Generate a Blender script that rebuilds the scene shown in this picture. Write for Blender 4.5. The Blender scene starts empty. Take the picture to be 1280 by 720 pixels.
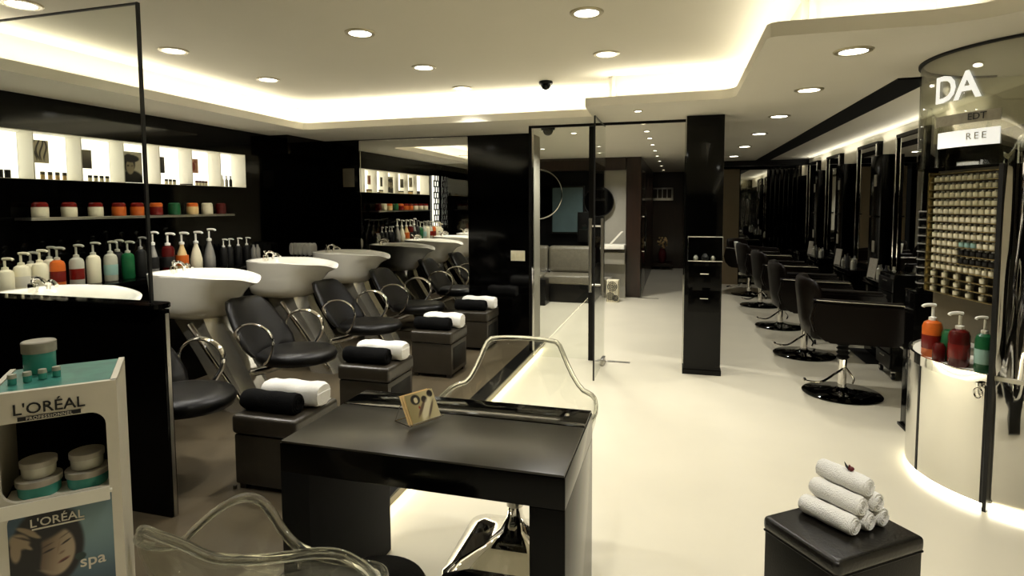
import bpy, bmesh, math, random
from mathutils import Vector, Matrix
random.seed(7)
D=bpy.data; COL=bpy.context.scene.collection; PI=math.pi
R=math.radians
# ---------------------------------------------------------------- materials
def lin(c):
    c=c/255.0
    return c/12.92 if c<=0.04045 else ((c+0.055)/1.055)**2.4
def rgb(r,g,b): return (lin(r),lin(g),lin(b),1)
MATS={}
def mat(name,col,rough=.5,metal=0,spec=.5,noise=0,nscale=30,bump=0,bscale=200,coat=0,emit=None,estr=0,tint2=None,stretch=None,sheen=0):
    m=D.materials.new(name); m.use_nodes=True; nt=m.node_tree; b=nt.nodes['Principled BSDF']
    c=col if len(col)==4 else (*col,1)
    b.inputs['Base Color'].default_value=c
    b.inputs['Roughness'].default_value=rough; b.inputs['Metallic'].default_value=metal
    b.inputs['Specular IOR Level'].default_value=spec
    b.inputs['Coat Weight'].default_value=coat; b.inputs['Coat Roughness'].default_value=.05
    if sheen: b.inputs['Sheen Weight'].default_value=sheen
    if emit is not None:
        b.inputs['Emission Color'].default_value=(*emit,1); b.inputs['Emission Strength'].default_value=estr
    if noise or bump:
        tc=nt.nodes.new('ShaderNodeTexCoord'); mp=nt.nodes.new('ShaderNodeMapping')
        nt.links.new(tc.outputs['Object'],mp.inputs['Vector'])
        if stretch: mp.inputs['Scale'].default_value=stretch
    if noise:
        n=nt.nodes.new('ShaderNodeTexNoise'); n.inputs['Scale'].default_value=nscale; n.inputs['Detail'].default_value=4
        nt.links.new(mp.outputs[0],n.inputs['Vector'])
        r=nt.nodes.new('ShaderNodeValToRGB')
        c2=tint2 if tint2 else tuple(x*(1-noise) for x in c[:3])+(1,)
        r.color_ramp.elements[0].position=.35; r.color_ramp.elements[1].position=.65
        r.color_ramp.elements[0].color=c2; r.color_ramp.elements[1].color=c
        nt.links.new(n.outputs['Fac'],r.inputs['Fac']); nt.links.new(r.outputs['Color'],b.inputs['Base Color'])
    if bump:
        n2=nt.nodes.new('ShaderNodeTexNoise'); n2.inputs['Scale'].default_value=bscale; n2.inputs['Detail'].default_value=3
        nt.links.new(mp.outputs[0],n2.inputs['Vector'])
        bp=nt.nodes.new('ShaderNodeBump'); bp.inputs['Strength'].default_value=bump; bp.inputs['Distance'].default_value=.01
        nt.links.new(n2.outputs['Fac'],bp.inputs['Height']); nt.links.new(bp.outputs[0],b.inputs['Normal'])
    MATS[name]=m
    return m
mat('floor',rgb(224,217,194),.22,spec=.35,noise=.05,nscale=1.3)
mat('floor_dark',rgb(92,82,64),.3,spec=.5,noise=.35,nscale=3,stretch=(1,.25,1),bump=.05,bscale=40)
mat('plaster',rgb(226,221,206),.75,spec=.2,noise=.02,nscale=2)
mat('plaster_lit',rgb(224,219,202),.8,spec=.2,noise=.02,nscale=2)
mat('black_gloss',(.0015,.0015,.0014),.07,spec=.2,noise=.3,nscale=3)
mat('black_lacquer',(.0015,.0014,.0012),.14,spec=.12,bump=.01,bscale=6)
mat('black_satin',(.0025,.0023,.002),.4,spec=.2,noise=.2)
mat('black_matt',(.003,.003,.003),.7,spec=.15,noise=.2)
mat('desk_sheen',(.022,.019,.013),.28,spec=.6,noise=.2,nscale=5)  # lighter brown carries the reflected ceiling sheen of the black desk top
mat('leather_black',(.004,.0037,.0032),.36,spec=.22,bump=.12,bscale=160)
mat('leather_brown',(.004,.0024,.0015),.34,spec=.12,bump=.12,bscale=150)
mat('leather_grey',rgb(120,114,98),.36,spec=.5,bump=.15,bscale=120,noise=.15)
mat('leather_cube',(.008,.007,.0055),.27,spec=.5,bump=.12,bscale=90,noise=.2)
mat('leather_ottoman',rgb(50,45,36),.3,spec=.6,bump=.15,bscale=140,noise=.15)
mat('chrome',(.82,.8,.76),.05,1,noise=.02)
mat('brushed',(.55,.53,.48),.28,1,noise=.12,nscale=20,stretch=(1,1,.1))
mat('silver_paint',rgb(205,200,184),.26,.75,noise=.1,nscale=8)
mat('ceramic',rgb(250,247,234),.1,spec=.6,coat=.6,noise=.01)
mat('white_paint',rgb(236,232,216),.4,noise=.02)
mat('card_white',rgb(214,208,190),.55,noise=.03)
mat('towel_white',rgb(252,250,242),.95,spec=.1,bump=.7,bscale=260,sheen=.3,noise=.04,nscale=60)
mat('towel_black',(.006,.006,.006),.95,spec=.1,bump=.6,bscale=260,noise=.3)
mat('rubber',(.006,.006,.006),.6,spec=.3,noise=.2)
mat('wood_dark',rgb(46,28,17),.3,spec=.5,noise=.4,nscale=5,stretch=(6,6,.5),coat=.2)
mat('tan_panel',rgb(132,116,88),.5,noise=.1,nscale=2)
mat('gold_rail',rgb(168,148,96),.25,.9,noise=.1)
mat('teal',rgb(64,132,118),.3,noise=.3,nscale=25)
mat('teal_pot',rgb(70,160,146),.25,noise=.1)
mat('grey_lid',rgb(168,162,146),.4,noise=.15,nscale=40)
mat('red_gloss',rgb(120,22,16),.25,noise=.15)
mat('burgundy',rgb(84,14,12),.25,noise=.15)
mat('orange',rgb(214,104,36),.28,noise=.15)
mat('green',rgb(22,92,52),.28,noise=.15)
mat('cream',rgb(240,232,200),.35,noise=.06)
mat('cream_yellow',rgb(232,200,140),.35,noise=.08)
mat('pale_blue',rgb(150,186,176),.35,noise=.08)
mat('silver_pot',rgb(176,174,168),.25,.5,noise=.08)
mat('clear_pot',rgb(190,188,170),.2,noise=.1)
mat('pump_white',rgb(246,244,232),.3,noise=.02)
mat('ink',(.004,.004,.004),.5,noise=.1)
mat('flower_red',rgb(96,10,16),.5,noise=.3)
mat('led',(1,1,1),.5,emit=(1,.93,.72),estr=9,noise=.01)
mat('led_soft',(1,1,1),.5,emit=(1,.93,.72),estr=3,noise=.01)
mat('backlit',(.8,.8,.75),.4,emit=(1,.96,.83),estr=1.05,noise=.02)
mat('lamp_disc',(1,1,1),.5,emit=(1,.97,.88),estr=8,noise=.01)
mat('lamp_trim',rgb(190,180,150),.3,.5,noise=.05)
mat('screen_blue',rgb(70,86,88),.3,noise=.2,nscale=4)
mat('grey_wall',rgb(150,146,132),.5,noise=.1,nscale=3)
mat('switch_white',rgb(240,234,206),.4,noise=.03)
mat('brown_panel',rgb(96,88,70),.3,noise=.1)
mat('frost_glow',rgb(246,246,238),.5,emit=(1,1,.95),estr=.45,noise=.02)  # white with glow added, for the letters and the painted reflection band
def mirror(name,col=(.9,.9,.86),rough=.0,bump=0,bscale=3,stretch=None):
    return mat(name,col,rough,1,noise=.001,bump=bump,bscale=bscale,stretch=stretch)
mirror('mirror'); mirror('mirror_dim',(.55,.55,.52),.02); mirror('steel_wavy',(.66,.65,.62),.05,bump=.25,bscale=3.0,stretch=(1.4,1.4,.5))
mirror('steel_plain',(.86,.85,.8),.2)
def pane(name,refl=1.0,tint=(.96,.97,.95),ior=1.5):
    m=D.materials.new(name); m.use_nodes=True; nt=m.node_tree; nt.nodes.clear()
    o=nt.nodes.new('ShaderNodeOutputMaterial'); mx=nt.nodes.new('ShaderNodeMixShader')
    t=nt.nodes.new('ShaderNodeBsdfTransparent'); t.inputs[0].default_value=(*tint,1)
    g=nt.nodes.new('ShaderNodeBsdfGlossy'); g.inputs['Roughness'].default_value=.0
    n=nt.nodes.new('ShaderNodeTexNoise'); n.inputs['Scale'].default_value=1.5
    bp=nt.nodes.new('ShaderNodeBump'); bp.inputs['Strength'].default_value=.004; nt.links.new(n.outputs['Fac'],bp.inputs['Height'])
    nt.links.new(bp.outputs[0],g.inputs['Normal'])
    f=nt.nodes.new('ShaderNodeLayerWeight'); f.inputs['Blend'].default_value=.5
    pw=nt.nodes.new('ShaderNodeMath'); pw.operation='POWER'; pw.inputs[1].default_value=5.0; nt.links.new(f.outputs['Facing'],pw.inputs[0])
    mu=nt.nodes.new('ShaderNodeMath'); mu.operation='MULTIPLY_ADD'; mu.inputs[1].default_value=.5; mu.inputs[2].default_value=.035*refl; mu.use_clamp=True
    nt.links.new(pw.outputs[0],mu.inputs[0]); nt.links.new(mu.outputs[0],mx.inputs[0])
    nt.links.new(t.outputs[0],mx.inputs[1]); nt.links.new(g.outputs[0],mx.inputs[2]); nt.links.new(mx.outputs[0],o.inputs[0])
    MATS[name]=m; return m
pane('glass_pane'); pane('acrylic_sheet',1.0,(.95,.955,.93)); pane('drum_glass',5,(.86,.86,.8))
def solid_glass(name,tint):
    m=D.materials.new(name); m.use_nodes=True; nt=m.node_tree; b=nt.nodes['Principled BSDF']
    b.inputs['Base Color'].default_value=(*tint,1); b.inputs['Roughness'].default_value=.0
    b.inputs['Transmission Weight'].default_value=1; b.inputs['IOR'].default_value=1.45
    n=nt.nodes.new('ShaderNodeTexNoise'); n.inputs['Scale'].default_value=12
    bp=nt.nodes.new('ShaderNodeBump'); bp.inputs['Strength'].default_value=.012; nt.links.new(n.outputs['Fac'],bp.inputs['Height'])
    nt.links.new(bp.outputs[0],b.inputs['Normal'])
    mx=nt.nodes.new('ShaderNodeMixShader'); tr=nt.nodes.new('ShaderNodeBsdfTransparent'); tr.inputs[0].default_value=(.95,.95,.9,1); mx.inputs[0].default_value=.75
    out=nt.nodes['Material Output']; nt.links.new(tr.outputs[0],mx.inputs[1]); nt.links.new(b.outputs[0],mx.inputs[2]); nt.links.new(mx.outputs[0],out.inputs[0])
    MATS[name]=m
solid_glass('acrylic_solid',(.97,.98,.94))
def vcol():
    m=D.materials.new('printed'); m.use_nodes=True; nt=m.node_tree; b=nt.nodes['Principled BSDF']
    a=nt.nodes.new('ShaderNodeAttribute'); a.attribute_name='Print'; nt.links.new(a.outputs['Color'],b.inputs['Base Color'])
    b.inputs['Roughness'].default_value=.35; MATS['printed']=m
    m=D.materials.new('printed_backlit'); m.use_nodes=True; nt=m.node_tree; b=nt.nodes['Principled BSDF']
    a=nt.nodes.new('ShaderNodeAttribute'); a.attribute_name='Print'; nt.links.new(a.outputs['Color'],b.inputs['Base Color'])
    nt.links.new(a.outputs['Color'],b.inputs['Emission Color']); b.inputs['Emission Strength'].default_value=.5; MATS['printed_backlit']=m
vcol()
# ---------------------------------------------------------------- mesh helpers
def new(): return bmesh.new()
def _merge(dst,src,M=None):
    if M is not None: bmesh.ops.transform(src,matrix=M,verts=src.verts)
    me=D.meshes.new('tmp'); src.to_mesh(me); dst.from_mesh(me); D.meshes.remove(me); src.free()
def box(bm,x0,x1,y0,y1,z0,z1,bev=0,seg=2,M=None):
    b=new(); bmesh.ops.create_cube(b,size=1)
    for v in b.verts: v.co=Vector(((x0+x1)/2+v.co.x*(x1-x0),(y0+y1)/2+v.co.y*(y1-y0),(z0+z1)/2+v.co.z*(z1-z0)))
    if bev: bmesh.ops.bevel(b,geom=list(b.edges),offset=bev,segments=seg,affect='EDGES',profile=.6)
    _merge(bm,b,M); return bm
def cyl(bm,c,r,h,r2=None,seg=24,axis='Z',bev=0,M=None,sx=1,sy=1):
    b=new(); bmesh.ops.create_cone(b,cap_ends=True,segments=seg,radius1=r,radius2=r if r2 is None else r2,depth=h)
    if bev:
        es=[e for e in b.edges if len(e.link_faces)==2 and any(len(f.verts)>4 for f in e.link_faces)]
        bmesh.ops.bevel(b,geom=es,offset=bev,segments=3,affect='EDGES',profile=.5)
    bmesh.ops.scale(b,vec=(sx,sy,1),verts=b.verts)
    rot={'Z':Matrix(),'X':Matrix.Rotation(PI/2,4,'Y'),'Y':Matrix.Rotation(-PI/2,4,'X')}[axis]
    mm=Matrix.Translation(Vector(c))@rot
    if M is not None: mm=M@mm
    _merge(bm,b,mm); return bm
def lathe(bm,prof,c=(0,0,0),seg=24,M=None,sx=1,sy=1):
    b=new(); rings=[]
    for r,z in prof:
        if r<1e-5: rings.append([b.verts.new((0,0,z))]); continue
        rings.append([b.verts.new((r*sx*math.cos(2*PI*k/seg),r*sy*math.sin(2*PI*k/seg),z)) for k in range(seg)])
    for A,B in zip(rings,rings[1:]):
        for k in range(seg):
            k2=(k+1)%seg
            if len(A)==1 and len(B)==1: continue
            if len(A)==1: b.faces.new((A[0],B[k],B[k2]))
            elif len(B)==1: b.faces.new((A[k],A[k2],B[0]))
            else: b.faces.new((A[k],A[k2],B[k2],B[k]))
    bmesh.ops.recalc_face_normals(b,faces=b.faces)
    mm=Matrix.Translation(Vector(c))
    if M is not None: mm=M@mm
    _merge(bm,b,mm); return bm
def catmull(P,n=6,closed=False):
    P=[Vector(p) for p in P]; N=len(P); out=[]
    rng=range(N) if closed else range(N-1)
    for i in rng:
        if closed: a,b,c,d=P[(i-1)%N],P[i],P[(i+1)%N],P[(i+2)%N]
        else: a,b,c,d=P[max(i-1,0)],P[i],P[i+1],P[min(i+2,N-1)]
        for k in range(n):
            t=k/n
            out.append(.5*((2*b)+(c-a)*t+(2*a-5*b+4*c-d)*t*t+(3*b-a-3*c+d)*t**3))
    if not closed: out.append(P[-1])
    return out
def tube(bm,P,r,seg=10,smooth=0,closed=False,flat=1.0):
    P=catmull(P,smooth,closed) if smooth else [Vector(p) for p in P]
    N=len(P); rings=[]; up=None
    for i,p in enumerate(P):
        a=P[(i-1)%N] if (closed or i>0) else p; c=P[(i+1)%N] if (closed or i<N-1) else p
        t=(c-a).normalized()
        if up is None:
            up=Vector((0,0,1)) if abs(t.z)<.9 else Vector((1,0,0))
        s=t.cross(up).normalized(); up=s.cross(t).normalized()
        rr=r[i] if isinstance(r,(list,tuple)) else r
        rings.append([bm.verts.new(p+s*math.cos(2*PI*k/seg)*rr+up*math.sin(2*PI*k/seg)*rr*flat) for k in range(seg)])
    pr=list(zip(rings,rings[1:]))+([(rings[-1],rings[0])] if closed else [])
    for A,B in pr:
        for k in range(seg): bm.faces.new((A[k],A[(k+1)%seg],B[(k+1)%seg],B[k]))
    if not closed:
        bm.faces.new(rings[0][::-1]); bm.faces.new(rings[-1])
    return bm
def prism(bm,outline,z0,z1,M=None,holes=(),bev=0):
    """polygon in local XY extruded along Z; holes are further loops"""
    b=new(); es=[]
    for loop in [outline]+list(holes):
        vs=[b.verts.new((x,y,z0)) for x,y in loop]
        es+=[b.edges.new((vs[i],vs[(i+1)%len(vs)])) for i in range(len(vs))]
    if holes: bmesh.ops.triangle_fill(b,use_beauty=True,edges=es)
    else: b.faces.new([v for v in b.verts])
    r=bmesh.ops.extrude_face_region(b,geom=list(b.faces))
    for g in r['geom']:
        if isinstance(g,bmesh.types.BMVert): g.co.z=z1
    bmesh.ops.recalc_face_normals(b,faces=b.faces)
    if bev:
        e2=[e for e in b.edges if len(e.link_faces)==2 and e.calc_face_angle(0)>.6]
        bmesh.ops.bevel(b,geom=e2,offset=bev,segments=2,affect='EDGES')
    _merge(bm,b,M); return bm
def loft(bm,rings,cap=True,closed=True):
    vr=[[bm.verts.new(p) for p in r] for r in rings]
    for A,B in zip(vr,vr[1:]):
        n=len(A)
        for k in range(n if closed else n-1): bm.faces.new((A[k],A[(k+1)%n],B[(k+1)%n],B[k]))
    if cap and closed:
        bm.faces.new(vr[0][::-1]); bm.faces.new(vr[-1])
    return bm
def rrect(x0,x1,y0,y1,r,n=6,corners=(1,1,1,1)):
    out=[]
    for (cx,cy,a0),on in zip(((x1,y0,-90),(x1,y1,0),(x0,y1,90),(x0,y0,180)),corners):
        if not on: out.append((cx,cy)); continue
        ox=cx-r if cx==x1 else cx+r; oy=cy-r if cy==y1 else cy+r
        for k in range(n+1):
            a=R(a0+90*k/n); out.append((ox+r*math.cos(a),oy+r*math.sin(a)))
    return out
def obj(name,bm,m,parent=None,loc=None,rot=None,angle=35,M=None):
    me=D.meshes.new(name); 
    if M is not None: bmesh.ops.transform(bm,matrix=M,verts=bm.verts)
    bmesh.ops.recalc_face_normals(bm,faces=bm.faces)
    bm.to_mesh(me); bm.free()
    for p in me.polygons: p.use_smooth=True
    me.set_sharp_from_angle(angle=R(angle))
    o=D.objects.new(name,me); COL.objects.link(o)
    for mm in (m if isinstance(m,(list,tuple)) else [m]): me.materials.append(MATS[mm])
    if parent is not None: o.parent=parent
    if loc: o.location=loc
    if rot: o.rotation_euler=rot
    return o
def tag(o,label=None,cat=None,group=None,kind=None):
    if label: o['label']=label
    if cat: o['category']=cat
    if group: o['group']=group
    if kind: o['kind']=kind
    return o
def thing(name,label,cat,loc=(0,0,0),rz=0,group=None):
    o=D.objects.new(name,None); COL.objects.link(o); o.location=loc; o.rotation_euler=(0,0,rz)
    o.empty_display_size=.1
    return tag(o,label,cat,group)
def struct(name,bm,m,**k):
    o=obj(name,bm,m,**k); o['kind']='structure'; return o
def dup(root,loc=None,rz=None,label=None,group=None):
    def cp(o,par):
        c=o.copy(); COL.objects.link(c)
        if par is not None: c.parent=par
        for ch in o.children: cp(ch,c)
        return c
    r=cp(root,None)
    if loc is not None: r.location=loc
    if rz is not None: r.rotation_euler=(0,0,rz)
    if label: r['label']=label
    if group: r['group']=group
    return r
def text_bm(s,size,depth=.001,bold=0,spacing=1.0,align='CENTER'):
    cu=D.curves.new('t','FONT'); cu.body=s; cu.size=size; cu.extrude=depth; cu.align_x=align; cu.offset=bold; cu.space_character=spacing
    cu.resolution_u=3
    o=D.objects.new('t',cu); COL.objects.link(o); bpy.context.view_layer.update()
    me=D.meshes.new_from_object(o.evaluated_get(bpy.context.evaluated_depsgraph_get()))
    b=new(); b.from_mesh(me); D.meshes.remove(me); D.objects.remove(o); D.curves.remove(cu)
    return b
def art(name,w,h,nx,ny,fn,parent,M,m='printed'):
    """a flat print: local x right, y up, colour from fn(u,v) in sRGB 0-255"""
    b=new(); vs=[[b.verts.new((w*i/nx,h*j/ny,0)) for i in range(nx+1)] for j in range(ny+1)]
    for j in range(ny):
        for i in range(nx): b.faces.new((vs[j][i],vs[j][i+1],vs[j+1][i+1],vs[j+1][i]))
    bmesh.ops.transform(b,matrix=M,verts=b.verts)
    me=D.meshes.new(name); b.to_mesh(me); b.free()
    at=me.color_attributes.new('Print','FLOAT_COLOR','POINT')
    for j in range(ny+1):
        for i in range(nx+1):
            c=fn(i/nx,j/ny); at.data[j*(nx+1)+i].color=(lin(c[0]),lin(c[1]),lin(c[2]),1)
    o=D.objects.new(name,me); COL.objects.link(o); me.materials.append(MATS[m])
    if parent is not None: o.parent=parent
    return o
def sm(a,b,x):
    t=max(0,min(1,(x-a)/(b-a))); return t*t*(3-2*t)
def mixc(a,b,t): return tuple(x+(y-x)*t for x,y in zip(a,b))
def ell(u,v,cx,cy,rx,ry,soft=.12,ang=0):
    c,s=math.cos(R(ang)),math.sin(R(ang)); x,y=u-cx,v-cy
    x,y=x*c+y*s,-x*s+y*c
    d=math.sqrt((x/rx)**2+(y/ry)**2); return 1-sm(1-soft,1+soft,d)

# ---------------------------------------------------------------- constants
ZS=2.42; ZT=2.70; XL=-4.55; YB=6.49; XR=2.3; YW=-2.5
# ================================================================ SETTING
b=new(); box(b,-5.2,3.2,-2.6,15.9,-.1,0); struct('floor',b,'floor')
b=new(); box(b,XL,-1.46,YW,YB,.0,.05); struct('floor_platform',b,'floor_dark')
b=new(); box(b,-1.585,-1.455,YW,YB,.045,.058); struct('trim_1',b,'black_satin')
# ceiling : soffit with tray
curve=[(1.13,3.17),(1.30,3.13),(1.43,3.03),(1.55,2.88),(1.62,2.66),(1.64,2.4)]
def soff(): 
    o=[(XL-.2,YW),(-3.88,YW),(-3.88,5.38),(-3.86,5.43),(-3.80,5.46),(-.78,5.46),(-.76,4.90)]
    for k in range(7):
        a=R(90-90*k/6); o.append((.28+.13*math.cos(a),4.74+.13*math.sin(a)))
    o+=[(.41,3.2),(.425,3.17),(.46,3.155)]+curve+[(1.64,YW),(3.2,YW),(3.2,15.9),(-5.2,15.9),(-5.2,6.49),(XL-.2,6.49)]
    return o
b=new(); prism(b,soff(),ZS,ZS+.07,bev=0); struct('ceiling_soffit',b,'plaster')
b=new(); box(b,-5.2,3.2,-2.6,6.6,ZT,ZT+.05); struct('ceiling',b,'plaster_lit')
# outer wall of the light cove, set back from the lip
cove=[(-4.12,YW),(-4.12,5.70),(-.56,5.70),(-.56,5.12),(.63,5.12),(.63,3.38),(1.2,3.38),(1.5,3.3),(1.72,3.06),(1.85,2.6),(1.85,YW)]
b=new()
for (x0,y0),(x1,y1) in zip(cove,cove[1:]):
    d=Vector((x1-x0,y1-y0,0)).normalized(); nn=Vector((-d.y,d.x,0))*.03
    x0-=d.x*.03; y0-=d.y*.03; x1+=d.x*.03; y1+=d.y*.03
    q=[Vector((x0,y0,0)),Vector((x1,y1,0)),Vector((x1,y1,0))+nn,Vector((x0,y0,0))+nn]
    prism(b,[(p.x,p.y) for p in q],ZS+.07,ZT)
struct('ceiling_cove',b,'plaster_lit')
# left wall with the backlit niche
NY0,NY1,NZ0,NZ1=2.72,5.36,1.81,2.165
for q in ((0,YW,YB,0,NZ0),(0,YW,YB,NZ1,ZT),(0,YW,NY0,NZ0,NZ1),(0,NY1,YB,NZ0,NZ1),(.19,NY0,NY1,NZ0,NZ1)):
    b=new(); box(b,XL-.3,XL-q[0],q[1],q[2],q[3],q[4]); struct('wall_left',b,'black_gloss')
# bulkhead above niche near the corner
b=new(); box(b,XL,-4.30,5.75,YB-.001,2.2,ZS-.001); struct('trim_2',b,'black_gloss')
b=new(); box(b,XL-.3,-1.63,YB,YB+.42,0,ZT); struct('wall_back',b,'black_gloss')
b=new(); box(b,-1.632,-1.618,YB-.002,YB+.42,0,ZS); struct('lit_wall_end',b,'grey_wall')  # end of the black wall, the light on it put into grey
b=new(); box(b,XL-.3,3.2,YW-.1,YW,0,ZT+.05); struct('wall_front',b,'black_satin')
b=new(); box(b,XR,XR+.15,2.6,12.55,0,ZS); struct('wall_right',b,'black_gloss')
b=new(); box(b,XR,XR+.15,YW,2.6,0,ZS); struct('wall_right_front',b,'plaster')
b=new()
for k in range(5): box(b,.341,.352,6.7+1.5*k,7.6+1.5*k,.0,2.35)
struct('mirror_reflector_panels',b,'plaster')  # unseen pale panels added so the styling mirrors reflect something bright
b=new(); box(b,XR-.022,XR-.001,4.6,12.4,2.15,ZS-.001); struct('trim_11',b,'plaster')
b=new(); box(b,.4,XR+.15,12.45,12.6,0,ZS); struct('wall_far',b,'black_gloss')
b=new(); box(b,.10,.34,6.2,15.6,0,ZS); struct('wall_divider',b,'black_gloss')
# lounge + corridor
b=new(); box(b,-5.2,-.86,10.28,10.4,0,ZS); struct('wall_lounge',b,'black_satin')
b=new(); box(b,-5.2,-5.05,6.9,10.4,0,ZS); struct('wall_lounge_left',b,'black_satin')
b=new(); box(b,-.86,-.62,10.22,15.6,0,ZS); struct('wall_corridor',b,'wood_dark')
b=new(); box(b,-.9,.34,15.2,15.3,0,ZS); struct('wall_corridor_end',b,'wood_dark')
b=new(); box(b,-1.25,-.87,10.24,10.279,0.0,2.28); struct('trim_4',b,'grey_wall')
b=new(); box(b,-5,-.87,10.19,10.279,2.2,ZS-.001); struct('trim_5',b,'wood_dark')
# black slot in the ceiling along the styling stations
b=new(); box(b,1.37,1.60,4.42,11.8,ZS-.012,ZS+.01); struct('trim_6',b,'black_matt')
b=new(); box(b,.36,2.3,11.75,11.95,2.32,ZS-.001); struct('trim_7',b,'black_satin')
b=new(); box(b,.42,1.16,12.40,12.449,0,2.3); struct('trim_8',b,'tan_panel')
# black border line along top of the glass front
b=new(); box(b,-1.5,.06,5.905,5.935,ZS-.025,ZS); struct('trim_9',b,'black_satin')

# ================================================================ LAMPS
dl=thing('downlight','round recessed downlight in the tray ceiling','downlight',(0,0,ZT))
lathe_b=new(); lathe(lathe_b,[(.070,-.001),(.070,-.008),(.092,-.008),(.098,-.003),(.098,.0)],seg=32); obj('trim_ring',lathe_b,'lamp_trim',dl)
db=new(); cyl(db,(0,0,-.003),.070,.004,seg=32); obj('lamp_disc',db,'lamp_disc',dl)
def spot(x,y,z,e,size=100,blend=.8,r=.05):
    L=D.lights.new('downlight_beam','SPOT'); L.energy=e; L.spot_size=R(size); L.spot_blend=blend; L.shadow_soft_size=r
    L.color=(1,.965,.90)
    o=D.objects.new('downlight_beam',L); COL.objects.link(o); o.location=(x,y,z-.02); return o
EK=1.25
tray=[(-.52,3.21+.19,'third from the front of the right row in the tray'),(-.52,4.35,'the one nearest the dome camera in the right tray row')]
spots=[]
first=[True]
def light_at(x,y,z,label,group,e,size=110):
    if first[0]: o=dl; o.location=(x,y,z); o['label']=label; o['group']=group; first[0]=False
    else: o=dup(dl,(x,y,z),0,label,group)
    spot(x,y,z,e*EK,size)
G1='recessed downlights in the tray ceiling'
for x,y,l in [(-.52,3.40,'round downlight nearest the viewer in the right-hand tray row'),(-.52,4.35,'round downlight in the tray closest to the black dome camera'),
  (-1.96,3.375,'round downlight at the near end of the middle tray row'),(-1.96,4.34,'round downlight halfway along the middle tray row'),(-1.96,5.2,'round downlight at the far end of the middle tray row, above the back ledge'),
  (-3.43,2.38,'round downlight cut by the top left corner above the glass screen'),(-3.43,3.37,'round downlight just right of the glass screen edge'),(-3.43,4.353,'round downlight farthest back in the left tray row')]:
    light_at(x,y,ZT,l,G1,54 if x<-1 else 36)
for x,y in [(-.52,1.5),(-1.96,1.5),(.9,1.2),(-.52,-.5),(-1.96,-.5),(-3.43,.8),(.9,-.6)]:
    spot(x,y,ZT,(30 if (x,y)!=(.9,1.2) else 75)*EK)  # unseen beams added without fixtures, the strongest brightens the foreground towels
G2='recessed downlights over the styling aisle'
for y,l in [(3.566,'largest round downlight in the lower ceiling, nearest the curved glass column'),(4.668,'second round downlight along the styling aisle ceiling'),(5.96,'third round downlight along the styling aisle ceiling'),(7.36,'fourth round downlight along the styling aisle ceiling'),(8.9,'fifth round downlight along the styling aisle ceiling'),(10.6,'small farthest round downlight along the styling aisle ceiling')]:
    light_at(.89,y,ZS,l,G2,36)
G3='small downlights down the corridor ceiling'
cor=[5.25,6.05,6.7,7.4,8.2,9.1,10.1,11.3,12.7,14.2]
names=['small downlight in front of the glass door, above its top edge','first small downlight behind the glass front in the corridor row','second small downlight behind the glass front in the corridor row','third small downlight in the corridor row behind the glass','fourth small downlight in the corridor row behind the glass','fifth small downlight in the corridor row behind the glass','sixth small downlight in the corridor row behind the glass','third from last small downlight in the corridor row','last but one small downlight in the corridor row','last small downlight in the corridor row, by the brown end wall']
for k,(y,l) in enumerate(zip(cor,names)):
    o=dup(dl,(-.35,y,ZS),0,l,G3); o.scale=(.42,.42,1)
    if k in (0,2,4,6,7,8,9): spot(-.35,y,ZS,(20 if k<5 else 9)*EK,120)
for (x,y,l) in [(-1.15,6.6,'small downlight beside the dome camera behind the glass'),(-1.9,8.3,'small downlight above the lounge sofa'),(-1.2,9.2,'small downlight above the lounge desk end')]:
    o=dup(dl,(x,y,ZS),0,l,'small downlights in the lounge ceiling'); o.scale=(.45,.45,1); spot(x,y,ZS,80*EK,140)
def area(name,loc,sx,sy,e,rot=(0,0,0),col=(1,.95,.83)):
    L=D.lights.new(name,'AREA'); L.shape='RECTANGLE'; L.size=sx; L.size_y=sy; L.energy=e; L.color=col
    o=D.objects.new(name,L); COL.objects.link(o); o.location=loc; o.rotation_euler=rot; return o
ZC=ZS+.085
UP=(PI,0,0)
area('cove_strip_light',(-4.0,1.6,ZC),.05,8.0,17,UP)
area('cove_strip_light',(-2.3,5.58,ZC),3.4,.05,13,UP)
area('cove_strip_light',(-.05,5.01,ZC),1.2,.05,3,UP)
area('cove_strip_light',(.52,4.1,ZC),.05,1.7,2.5,UP)
area('cove_strip_light',(.95,3.28,ZC),.8,.05,1.5,UP)
area('cove_strip_light',(1.74,.4,ZC),.05,4.6,5,UP)
# light strip above the mirrors on the right wall, washing the ceiling
area('wall_strip_light',(2.20,8.4,2.30),.04,6.0,6,UP,(1,.95,.8))
area('wall_strip_light',(2.0,12.3,2.36),.6,.04,3,UP,(1,.95,.8))
# LED glow under the platform edge
area('step_strip_light',(-1.452,3.2,.03),.03,6.2,4,(0,-R(65),0),(1,.9,.6))

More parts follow.
